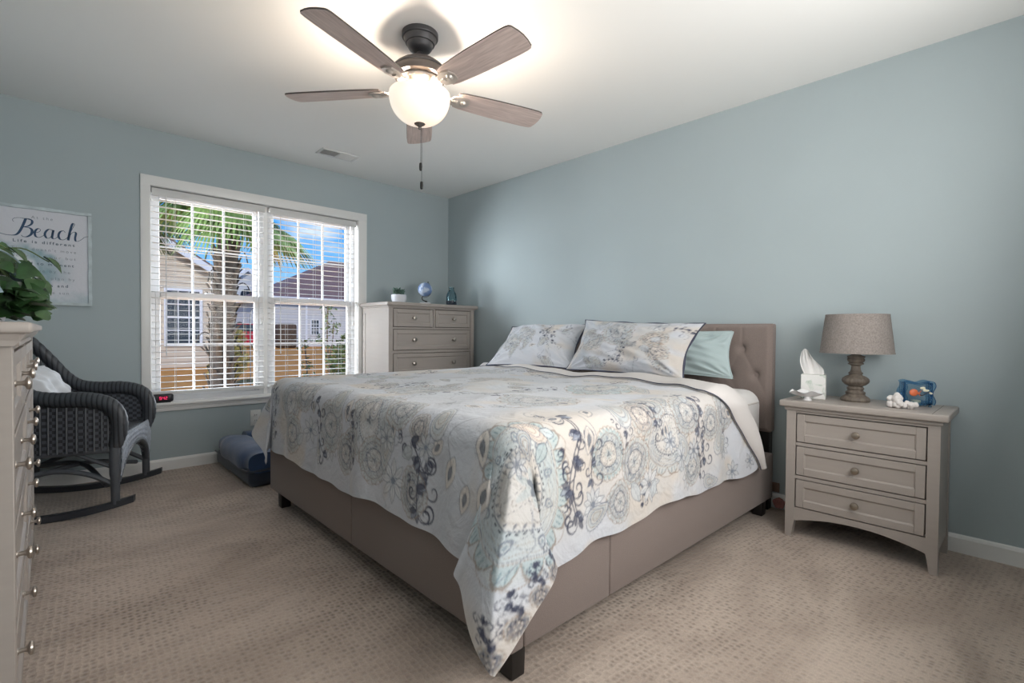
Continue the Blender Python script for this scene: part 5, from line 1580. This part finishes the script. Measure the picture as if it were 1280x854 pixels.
# blue glass holder with a wavy edge and a little fish
ho = empty('glass_holder', (2.985, .385, ZN), math.radians(-90+26), 'wavy-edged blue glass tealight holder with an orange fish, at the right of the nightstand', 'candle holder')
def wavy(w, h, k, n=14):
    pts = []
    for i in range(n): u = i/n; pts.append((-w+2*w*u, -h+k*math.sin(u*2*PI*1.5)))
    for i in range(n): u = i/n; pts.append((w+k*math.sin(u*2*PI*1.5), -h+2*h*u))
    for i in range(n): u = i/n; pts.append((w-2*w*u, h+k*math.sin(u*2*PI*1.5)))
    for i in range(n): u = i/n; pts.append((-w+k*math.sin(u*2*PI*1.5), h-2*h*u))
    return pts
def holder_panel(y, name):
    o_ = wavy(.060, .054, .006); i_ = wavy(.045, .040, .004)
    b = MB(); b.prism([(x, z+.063) for x, z in i_], y-.002, y+.002, 'XZ'); g = b.build(name, M['blue_glass'], ho, smooth=False)
    b = MB(); n = len(o_)
    for ya in (y-.004, y+.004):
        b.grid([[(x, ya, z+.063) for x, z in o_], [(x, ya, z+.063) for x, z in i_]], wrap_v=True)
    b.grid([[(x, y-.004, z+.063) for x, z in o_], [(x, y+.004, z+.063) for x, z in o_]], wrap_v=True)
    b.grid([[(x, y-.004, z+.063) for x, z in i_], [(x, y+.004, z+.063) for x, z in i_]], wrap_v=True)
    b.build('wavy_rim', M['blue_rim'], g)
holder_panel(-.030, 'front_glass'); holder_panel(.030, 'back_glass')
b = MB()
for sx in (-1, 1): b.box(sx*.052-.004, sx*.052+.004, -.026, .026, .010, .112, .002, 1)
b.box(-.050, .050, -.026, .026, .008, .013, .002, 1)
b.build('glass_sides', M['blue_glass'], ho)
b = MB()
for sx in (-1, 1):
    for sy in (-1, 1): b.lathe([(.006, 0), (.007, .004), (.005, .010)], 12, Matrix.Translation((sx*.046, sy*.026, 0)))
b.build('feet', M['blue_rim'], ho)
b = MB(); b.sphere((-.020, -.036, .066), .017, 3, (1.0, .35, 1.0)); b.prism([(-.006, .062), (.006, .050), (.002, .064), (.010, .078)], -.038, -.034, 'XZ'); b.build('fish_ornament', M['orange'], ho)
b = MB()
for k in range(7): b.sphere((.010+.006*k, -.036, .088-.0035*k+.004*math.sin(k*2)), .0065+.002*math.sin(k), 2, (1, .4, .8))
b.build('candle_glow_blobs', M['cream_glow'], ho)  # cream blobs stand for bright spots of candle glow
b = MB(); b.tube(catmull([(-.004, -.036, .060), (.012, -.037, .054), (.026, -.037, .064), (.040, -.037, .070)], 5), [.0022]*16, 6); b.build('dark_sprig', M['leg_black'], ho)
b = MB(); b.lathe([(.001, .013), (.019, .013), (.019, .028), (.016, .028), (.001, .024)], 24); b.build('tealight', M['cream_glow'], ho)

# ------------------------------------------------------------------ by the head of the bed
b = MB(); n = 10; pts = []
for i in range(n):
    a = 2*PI*i/n+.3; r_ = .040 if i % 2 == 0 else .022; pts.append((r_*math.cos(a), r_*math.sin(a)))
b.prism(pts, -.012, .012, 'YZ')
bmesh.ops.bevel(b.bm, geom=b.bm.edges[:], offset=.006, segments=2, affect='EDGES', clamp_overlap=True)
pk = b.build('soft_toy', M['pink']); pk.location = (3.105, 1.010, .042); pk.rotation_euler = (0, math.radians(-12), math.radians(10))
tag(pk, 'small pinkish soft thing on the carpet between bed and nightstand', 'soft toy')
outl = empty('wall_plate', (RX1, 1.045, .118), -PI/2, 'small brown plate low on the wall just above the baseboard by the bed', 'wall plate')
b = MB(); b.box(-.024, .024, -.008, 0, -.026, .030, .003, 2); b.build('cover_plate', M['brown_plastic'], outl)
# ------------------------------------------------------------------ outside
GZ = -.34
M['lawn'] = simple('dormant_lawn', (188,134,76), .98, spec=.05, noise=.16, nscale=2.2, bump=.4, bscale=30)
M['siding'] = banded_mat('beige_lap_siding', (214,200,178), (146,134,118), .20, 'Z', .7, .16, .04, .4)
M['siding2'] = banded_mat('pale_lap_siding', (206,206,206), (162,162,164), .22, 'Z', .7, .14, .03, .3)
M['shingle'] = banded_mat('brown_roof_shingle', (134,108,104), (98,80,78), .16, 'Z', .9, .3, .16, .4)
M['house_trim'] = simple('house_trim_white', (226,228,232), .6, noise=.02)
M['dark_pane'] = simple('dark_window_pane', (44,52,62), .15, spec=.7)
M['trunk'] = simple('palm_trunk_brown', (34,28,24), .95, noise=.4, nscale=22, bump=.8, bscale=40)
M['boot'] = simple('palm_boot', (46,38,31), .95, noise=.35, nscale=30, bump=.5, bscale=60)
M['frond'] = simple('palm_frond_green', (70,90,42), .6, noise=.3, nscale=9)
M['frond_dry'] = simple('palm_frond_yellow', (136,112,54), .7, noise=.3, nscale=9)
M['bush'] = simple('bush_green', (88,104,64), .8, noise=.45, nscale=12)
M['bush_y'] = simple('bush_olive', (158,146,82), .8, noise=.4, nscale=10)
M['hedge'] = simple('hedge_brown', (88,72,58), .9, noise=.4, nscale=8)
M['tree'] = simple('tree_green', (84,108,80), .85, noise=.4, nscale=2.5)
M['bark'] = simple('bark_grey', (104,92,80), .95, noise=.3, nscale=12)
M['car_red'] = simple('red_car_paint', (178,34,52), .3)
b = MB(); b.box(-40, 90, RY1+.17, 120, GZ-.3, GZ); struct('ground', b, M['lawn'])
def part(name, b, mat, parent, smooth=False): return b.build(name, mat, parent, smooth=smooth)
def house_window(root, x, y, z0, z1, w, tmat=True):
    b = MB(); t = .09
    b.box(x-w/2, x-w/2+t, y-.06, y, z0, z1); b.box(x+w/2-t, x+w/2, y-.06, y, z0, z1); b.box(x-w/2+t, x+w/2-t, y-.06, y, z1-t, z1); b.box(x-w/2+t, x+w/2-t, y-.06, y, z0, z0+t)
    o = part('window', b, M['house_trim'], root)
    p = MB(); p.box(x-w/2+t, x+w/2-t, y-.02, y-.005, z0+t, z1-t); part('pane', p, M['dark_pane'], o)
    g = MB(); zm = (z0+z1)/2; g.box(x-w/2+t, x+w/2-t, y-.045, y-.02, zm-.035, zm+.035)
    for k in (1, 2): xx = x-w/2+t+(w-2*t)*k/3; g.box(xx-.014, xx+.014, y-.04, y-.02, z0+t, z1-t)
    for k in (.25, .75): zz = z0+t+(z1-z0-2*t)*k; g.box(x-w/2+t, x+w/2-t, y-.038, y-.02, zz-.014, zz+.014)
    part('window_grid', g, M['house_trim'], o)
# house on the left: gable wall facing us
h1 = empty('neighbour_house', (0, 20.9, GZ), 0, 'beige sided neighbour house with white gable trim, left in the window view', 'house')
XR, ZE = 4.62, 3.05-GZ; XP, ZP = -.9, 3.05+.63*5.52-GZ
b = MB(); b.prism([(-6.4, 0), (XR, 0), (XR, ZE), (XP, ZP), (-6.4, ZE)], 0, 11, 'XZ'); part('siding_wall', b, M['siding'], h1)
b = MB(); ov = .35; sl = (ZP-ZE)/(XR-XP)
b.prism([(XR+ov, ZE-sl*ov+.02), (XR+ov, ZE-sl*ov+.24), (XP, ZP+.24), (-6.4-ov, ZE-sl*ov+.24), (-6.4-ov, ZE-sl*ov+.02), (XP, ZP+.02)], -.30, 11.3, 'XZ'); part('roof', b, M['shingle'], h1)
b = MB()
b.prism([(XR+ov, ZE-sl*ov-.10), (XR+ov, ZE-sl*ov+.16), (XP, ZP+.18), (XP, ZP-.06)], -.34, -.30, 'XZ'); b.prism([(-6.4-ov, ZE-sl*ov-.1), (-6.4-ov, ZE-sl*ov+.16), (XP, ZP+.18), (XP, ZP-.06)], -.34, -.30, 'XZ')
b.box(XR-.02, XR+ov, -.32, 11, ZE-sl*ov-.12, ZE-sl*ov-.04)
part('fascia', b, M['house_trim'], h1)
b = MB(); b.box(XR-.12, XR+.02, -.03, .02, 0, ZE); part('corner_board', b, M['house_trim'], h1)
house_window(h1, 3.64, 0, .44-GZ, 2.48-GZ, 1.16)
# house on the right: hip roof
h2 = empty('neighbour_house', (0, 42.4, GZ), 0, 'pale neighbour house with brown shingle hip roof, right in the window view', 'house')
b = MB(); b.box(13.6, 31, 0, 11, 0, 3.95-GZ); part('siding_wall', b, M['siding2'], h2)
b = MB(); x0, x1, y0, y1, z0, zr = 13.1, 31.5, -.5, 11.5, 3.72-GZ, 7.9-GZ
base = [(x0, y0, z0), (x1, y0, z0), (x1, y1, z0), (x0, y1, z0)]; r0, r1 = (20.6, 5.5, zr), (25.5, 5.5, zr)
b.face([base[0], base[1], r1, r0]); b.face([base[2], base[3], r0, r1]); b.face([base[3], base[0], r0]); b.face([base[1], base[2], r1]); b.face(base[::-1])
bmesh.ops.remove_doubles(b.bm, verts=b.bm.verts[:], dist=1e-4)
part('roof', b, M['shingle'], h2)
b = MB(); b.box(x0, x1, y0-.05, y0+.02, z0-.18, z0+.06); b.box(x0-.05, x0+.02, y0, y1, z0-.18, z0+.06); part('fascia', b, M['house_trim'], h2)
house_window(h2, 16.9, 0, .6-GZ, 2.0-GZ, .8); house_window(h2, 21.5, 0, .9-GZ, 2.4-GZ, 1.2)
b = MB(); b.box(16.1, 16.25, -.05, .02, 0, 3.9-GZ); part('corner_board', b, M['house_trim'], h2)
# small white house far between them
h3 = empty('neighbour_house', (0, 58, GZ), 0, 'distant small white gabled house just right of the palm trunk', 'house')
b = MB(); b.prism([(13.2, 0), (18.6, 0), (18.6, 5.2-GZ), (15.9, 7.3-GZ), (13.2, 5.2-GZ)], 0, 9, 'XZ'); part('siding_wall', b, M['siding2'], h3)
b = MB(); b.prism([(12.8, 4.8-GZ), (12.8, 5.15-GZ), (15.9, 7.7-GZ), (19.0, 5.15-GZ), (19.0, 4.8-GZ), (15.9, 7.3-GZ)], -.3, 9.2, 'XZ'); part('roof', b, M['house_trim'], h3)
b = MB(); b.prism([(15.2, 3.9-GZ), (16.4, 3.9-GZ), (16.4, 4.8-GZ)]+[(15.8+.6*math.cos(t), 4.8-GZ+.6*math.sin(t)) for t in [PI*i/8 for i in range(1, 8)]]+[(15.2, 4.8-GZ)], -.06, -.01, 'XZ'); part('arched_window', b, M['dark_pane'], h3)
b = MB(); b.prism([(12.1, 2.4-GZ), (12.1, 2.75-GZ), (13.9, 4.2-GZ), (15.7, 2.75-GZ), (15.7, 2.4-GZ)], -2.2, -.05, 'XZ'); part('porch_roof', b, M['house_trim'], h3)

# palms
def frond(root, base, az, el, L_, fan, mat, seed, droop=1.0):
    r = random.Random(seed); b = MB()
    base = Vector(base); d = Vector((math.cos(az)*math.cos(el), math.sin(az)*math.cos(el), math.sin(el)))
    side = d.cross(Vector((0, 0, 1))).normalized(); up = side.cross(d).normalized()
    tip = base+d*L_+Vector((0, 0, -.10*L_*droop))
    pet = catmull([tuple(base), tuple(base+d*L_*.5+Vector((0, 0, .02))), tuple(tip)], 5)
    b.tube(pet, [.014-.008*i/len(pet) for i in range(len(pet))], 6)
    n = 30
    for k in range(n):
        a = (-1+2*k/(n-1))*1.75
        ld = (d*math.cos(a)+side*math.sin(a)).normalized()
        ll = fan*(.72+.28*math.cos(a*.8))*r.uniform(.9, 1.06)
        pts = []
        for q in range(6):
            u = q/5
            p = tip+ld*(ll*u)+up*(.06*u*math.cos(a))+Vector((0, 0, -droop*.62*ll*u**2.1))
            pts.append(p)
        wv = Vector((0, 0, 1)).cross(ld)
        if wv.length < 1e-3: wv = side.copy()
        wv.normalize(); ws = [.012, .024, .026, .022, .013, .002]
        b.grid([[p+wv*w+Vector((0, 0, -.010*(w/.026))) for p, w in zip(pts, ws)], pts, [p-wv*w+Vector((0, 0, -.010*(w/.026))) for p, w in zip(pts, ws)]])
    return b.build('frond', mat, root, normals=False)
def palm(label, x, y, h, lean, spec, seed, rad=.15):
    root = empty('palm_tree', (x, y, GZ), 0, label, 'palm tree', )
    H = h-GZ; b = MB(); n = 26; r = random.Random(seed)
    sp = [Vector((lean*max(0, (i/n-.35))**1.3, 0, H*i/n)) for i in range(n+1)]
    rr = [rad*(1.12-.22*(i/n)+.035*math.sin(i*2.2)) for i in range(n+1)]
    b.tube(sp, rr, 20); b.build('trunk', M['trunk'], root)
    bt = MB()
    for k in range(170):
        u = r.uniform(.16, 1.0); a = k*2.4+r.uniform(-.25, .25); i = min(n, int(u*n)); c = sp[i]
        o_ = Vector((math.cos(a), math.sin(a), 0)); s_ = Vector((-math.sin(a), math.cos(a), 0))
        p0 = c+o_*(rr[i]*.90); ln = r.uniform(.10, .17); kick = r.uniform(.03, .085)
        p1 = p0+Vector((0, 0, ln*.55))+o_*kick*.5; p2 = p0+Vector((0, 0, ln))+o_*kick
        w0 = .034; rows = []
        for p, w in ((p0, w0), (p1, w0*.85), (p2, w0*.45)):
            rows.append([p-s_*w, p+o_*.012, p+s_*w, p-o_*.010])
        bt.grid(rows, wrap_v=True); bt.face(rows[-1])
    bt.build('leaf_bases', M['boot'], root)
    fb = MB()
    for k in range(12):
        u = r.uniform(.25, .8); a = r.uniform(0, 2*PI); c = sp[int(u*n)]; o_ = Vector((math.cos(a), math.sin(a), 0)); L_ = r.uniform(.12, .24)
        p0 = c+o_*rad*.95
        fb.tube(catmull([tuple(p0), tuple(p0+o_*L_*.45+Vector((0, 0, .04))), tuple(p0+o_*L_*.8+Vector((0, 0, .0))), tuple(p0+o_*L_+Vector((0, 0, -.10)))], 4), .007, 5)
    fb.build('dry_stalks', M['trunk'], root)
    top = sp[-1]
    for k, (az, el, L_, fan, dry) in enumerate(spec):
        frond(root, tuple(top+Vector((0, 0, -.05-.02*k % .2))), math.radians(az), math.radians(el), L_, fan, M['frond_dry'] if dry else M['frond'], seed+k*7)
    return root
palm('shaggy cabbage palm trunk with fan fronds close outside the window', 1.505, 6.5, 2.72, .22,
     [(200, -34, .34, .46, 0), (230, -24, .36, .50, 0), (180, -42, .30, .48, 0), (215, -45, .28, .5, 0), (160, -10, .5, .55, 0), (262, -22, .4, .5, 0), (290, -38, .30, .46, 0),
      (330, -30, .40, .5, 0), (355, -22, .48, .55, 0), (20, -18, .5, .55, 0), (345, -52, .36, .46, 1), (60, -5, .5, .55, 0), (100, 0, .5, .55, 0), (140, 5, .5, .55, 0),
      (250, 25, .5, .55, 0), (310, 25, .5, .55, 0), (10, 35, .5, .55, 0), (190, 50, .4, .5, 0), (90, 50, .5, .55, 0), (215, 10, .45, .48, 0)], 31, .122)
palm('second palm whose drooping frond shows at the top left of the window', .50, 8.2, 2.95, .1,
     [(-5, -22, .55, .55, 0), (15, -35, .45, .5, 0), (-30, -25, .5, .5, 0), (330, -40, .45, .5, 0), (45, -10, .5, .55, 0), (90, 5, .5, .5, 0), (180, 0, .5, .5, 0), (225, -10, .5, .5, 0), (270, 5, .5, .5, 0), (135, 10, .5, .5, 0)], 77, .14)

# shrubs, hedge, trees: leafy bodies made of many small leaves over a stem
def leaf_cloud(b, c, rad, n, size, seed, sc=(1, 1, 1)):
    r = random.Random(seed)
    for k in range(n):
        th = math.acos(r.uniform(-1, 1)); ph = r.uniform(0, 2*PI); rr = r.random()**.4
        d = Vector((math.sin(th)*math.cos(ph)*sc[0], math.sin(th)*math.sin(ph)*sc[1], math.cos(th)*sc[2]))*rad*rr
        p = Vector(c)+d
        if p.z < .02: p.z = .02+.1*r.random()
        a = Vector((r.uniform(-1, 1), r.uniform(-1, 1), r.uniform(-.4, .8))).normalized(); s_ = a.cross(Vector((r.uniform(-1, 1), r.uniform(-1, 1), r.uniform(-1, 1)))).normalized()
        q = size*r.uniform(.7, 1.3)
        b.face([p-a*q, p+s_*q*.42, p+a*q, p-s_*q*.42])
def plant(name, label, cat, loc, blobs, mat, stems, seed, size, dens, group=None):
    root = empty(name, loc, 0, label, cat, group)
    b = MB()
    for k, (c, rad, sc) in enumerate(blobs): leaf_cloud(b, c, rad, int(dens*rad*rad*max(sc)), size, seed+k, sc)
    b.build('foliage', mat, root, normals=False, smooth=False)
    s_ = MB()
    for pts, w in stems: s_.tube(catmull(pts, 4), w, 6)
    s_.build('stem', M['bark'], root)
    return root
plant('shrub', 'bushy green shrub low at the right edge of the window view', 'shrub', (3.86, 8.3, GZ), [((0, 0, .75), .42, (.75, .7, 1.4)), ((-.12, 0, .35), .36, (1, .8, .8)), ((-.30, .1, .22), .26, (1, .8, .7))], M['bush'], [([(0, 0, 0), (.02, 0, .5), (0, 0, 1.0)], .02)], 3, .045, 5200)
plant('shrub', 'tall thin leafy sapling in front of the pale house, right window half', 'shrub', (3.40, 8.0, GZ), [((0, 0, 1.70), .14, (1, 1, 1)), ((.06, 0, 1.42), .17, (1, 1, 1)), ((-.08, 0, 1.20), .15, (1, 1, 1)), ((.02, 0, .9), .12, (1, 1, 1.4))], M['bush'], [([(0, 0, 0), (.03, 0, .6), (-.01, 0, 1.2), (.0, 0, 1.8)], .012), ([(0, 0, .8), (.08, 0, 1.2), (.1, 0, 1.5)], .008)], 5, .042, 1700)
plant('shrub', 'small spindly shrub in front of the tan lawn, left of the sapling', 'shrub', (3.36, 8.9, GZ), [((0, 0, 1.12), .16, (1, 1, 1)), ((.05, 0, .72), .15, (1, 1, 1.2)), ((-.02, 0, .35), .14, (1, 1, 1)), ((.1, 0, .1), .16, (1.2, 1, .8))], M['bush'], [([(0, 0, 0), (.05, 0, .5), (0, 0, 1.2)], .012)], 8, .04, 1500)
plant('shrub', 'yellow-olive bush behind the palm trunk', 'shrub', (3.40, 13.6, GZ), [((0, 0, .65), .42, (.8, .7, 1.2)), ((.02, 0, 1.15), .26, (1, .8, 1)), ((-.22, 0, .4), .35, (1, .8, 1))], M['bush_y'], [([(0, 0, 0), (0, 0, .8)], .03)], 12, .07, 3200)
hd = MB(); r_ = random.Random(4)
hd.box(13.0, 14.35, 39.4, 40.6, GZ, 1.55, .22, 3)
hb = hd.build('hedge', M['hedge']); tag(hb, 'dark brown clipped boxy hedge by the wall of the pale house', 'hedge')
for i, (x, y, h_, rad, mt_, lab) in enumerate(((23.2, 66, 7.2, 1.7, 'tree', 'small distant tree at the left end of the brown roof'), (30.0, 70, 10.4, 2.6, 'tree', 'taller distant tree rising behind the brown roof'), (38.5, 64, 12.6, 3.0, 'tree', 'distant tree at the right end of the brown roof, near the window edge'), (20.5, 80, 8.6, 2.2, 'tree', 'distant tree above the small white house'))):
    H = h_-GZ
    plant('tree', lab, 'tree', (x, y, GZ), [((0, 0, H-rad*.8), rad, (1, 1, .8)), ((-rad*.8, 0, H-rad*1.3), rad*.75, (1, 1, .8)), ((rad*.8, .2, H-rad*1.2), rad*.75, (1, 1, .8))], M[mt_], [([(0, 0, 0), (.1, 0, H*.5), (0, 0, H-rad)], .14)], 40+i, .34, 90)
# car in the far street
cr_ = empty('car', (10.8, 41, GZ), 0, 'tiny red car in the distance right of the palm trunk', 'car')
b = MB(); b.prism([(-1.9, .40), (1.9, .40), (1.95, 1.10), (1.2, 1.25), (.6, 1.85), (-1.3, 1.85), (-1.8, 1.28), (-1.95, 1.15)], -.85, .85, 'XZ'); b.build('body', M['car_red'], cr_, smooth=False)
b = MB(); b.prism([(.95, 1.28), (.52, 1.77), (-1.2, 1.77), (-1.6, 1.28)], -.87, .87, 'XZ'); b.build('windows', M['dark_pane'], cr_, smooth=False)
for sx in (-1.2, 1.2):
    for sy in (-.75, .75):
        b = MB(); b.lathe([(.001, -.1), (.33, -.1), (.33, .1), (.001, .1)], 20, Matrix.Translation((sx, sy, .33)) @ Matrix.Rotation(PI/2, 4, 'X')); b.build('wheel', M['plastic_black'], cr_)
# curled iron hook by the palm
hk = empty('garden_hook', (1.80, 6.45, GZ), 0, 'thin dark curled garden hook beside the palm trunk', 'hook')
b = MB(); b.tube(catmull([(0, 0, 0), (0, 0, .8), (.0, 0, 1.52), (.05, 0, 1.63), (.14, 0, 1.64), (.20, 0, 1.56), (.19, 0, 1.49), (.15, 0, 1.50)], 6), .006, 6); b.build('hook_rod', M['plastic_black'], hk)
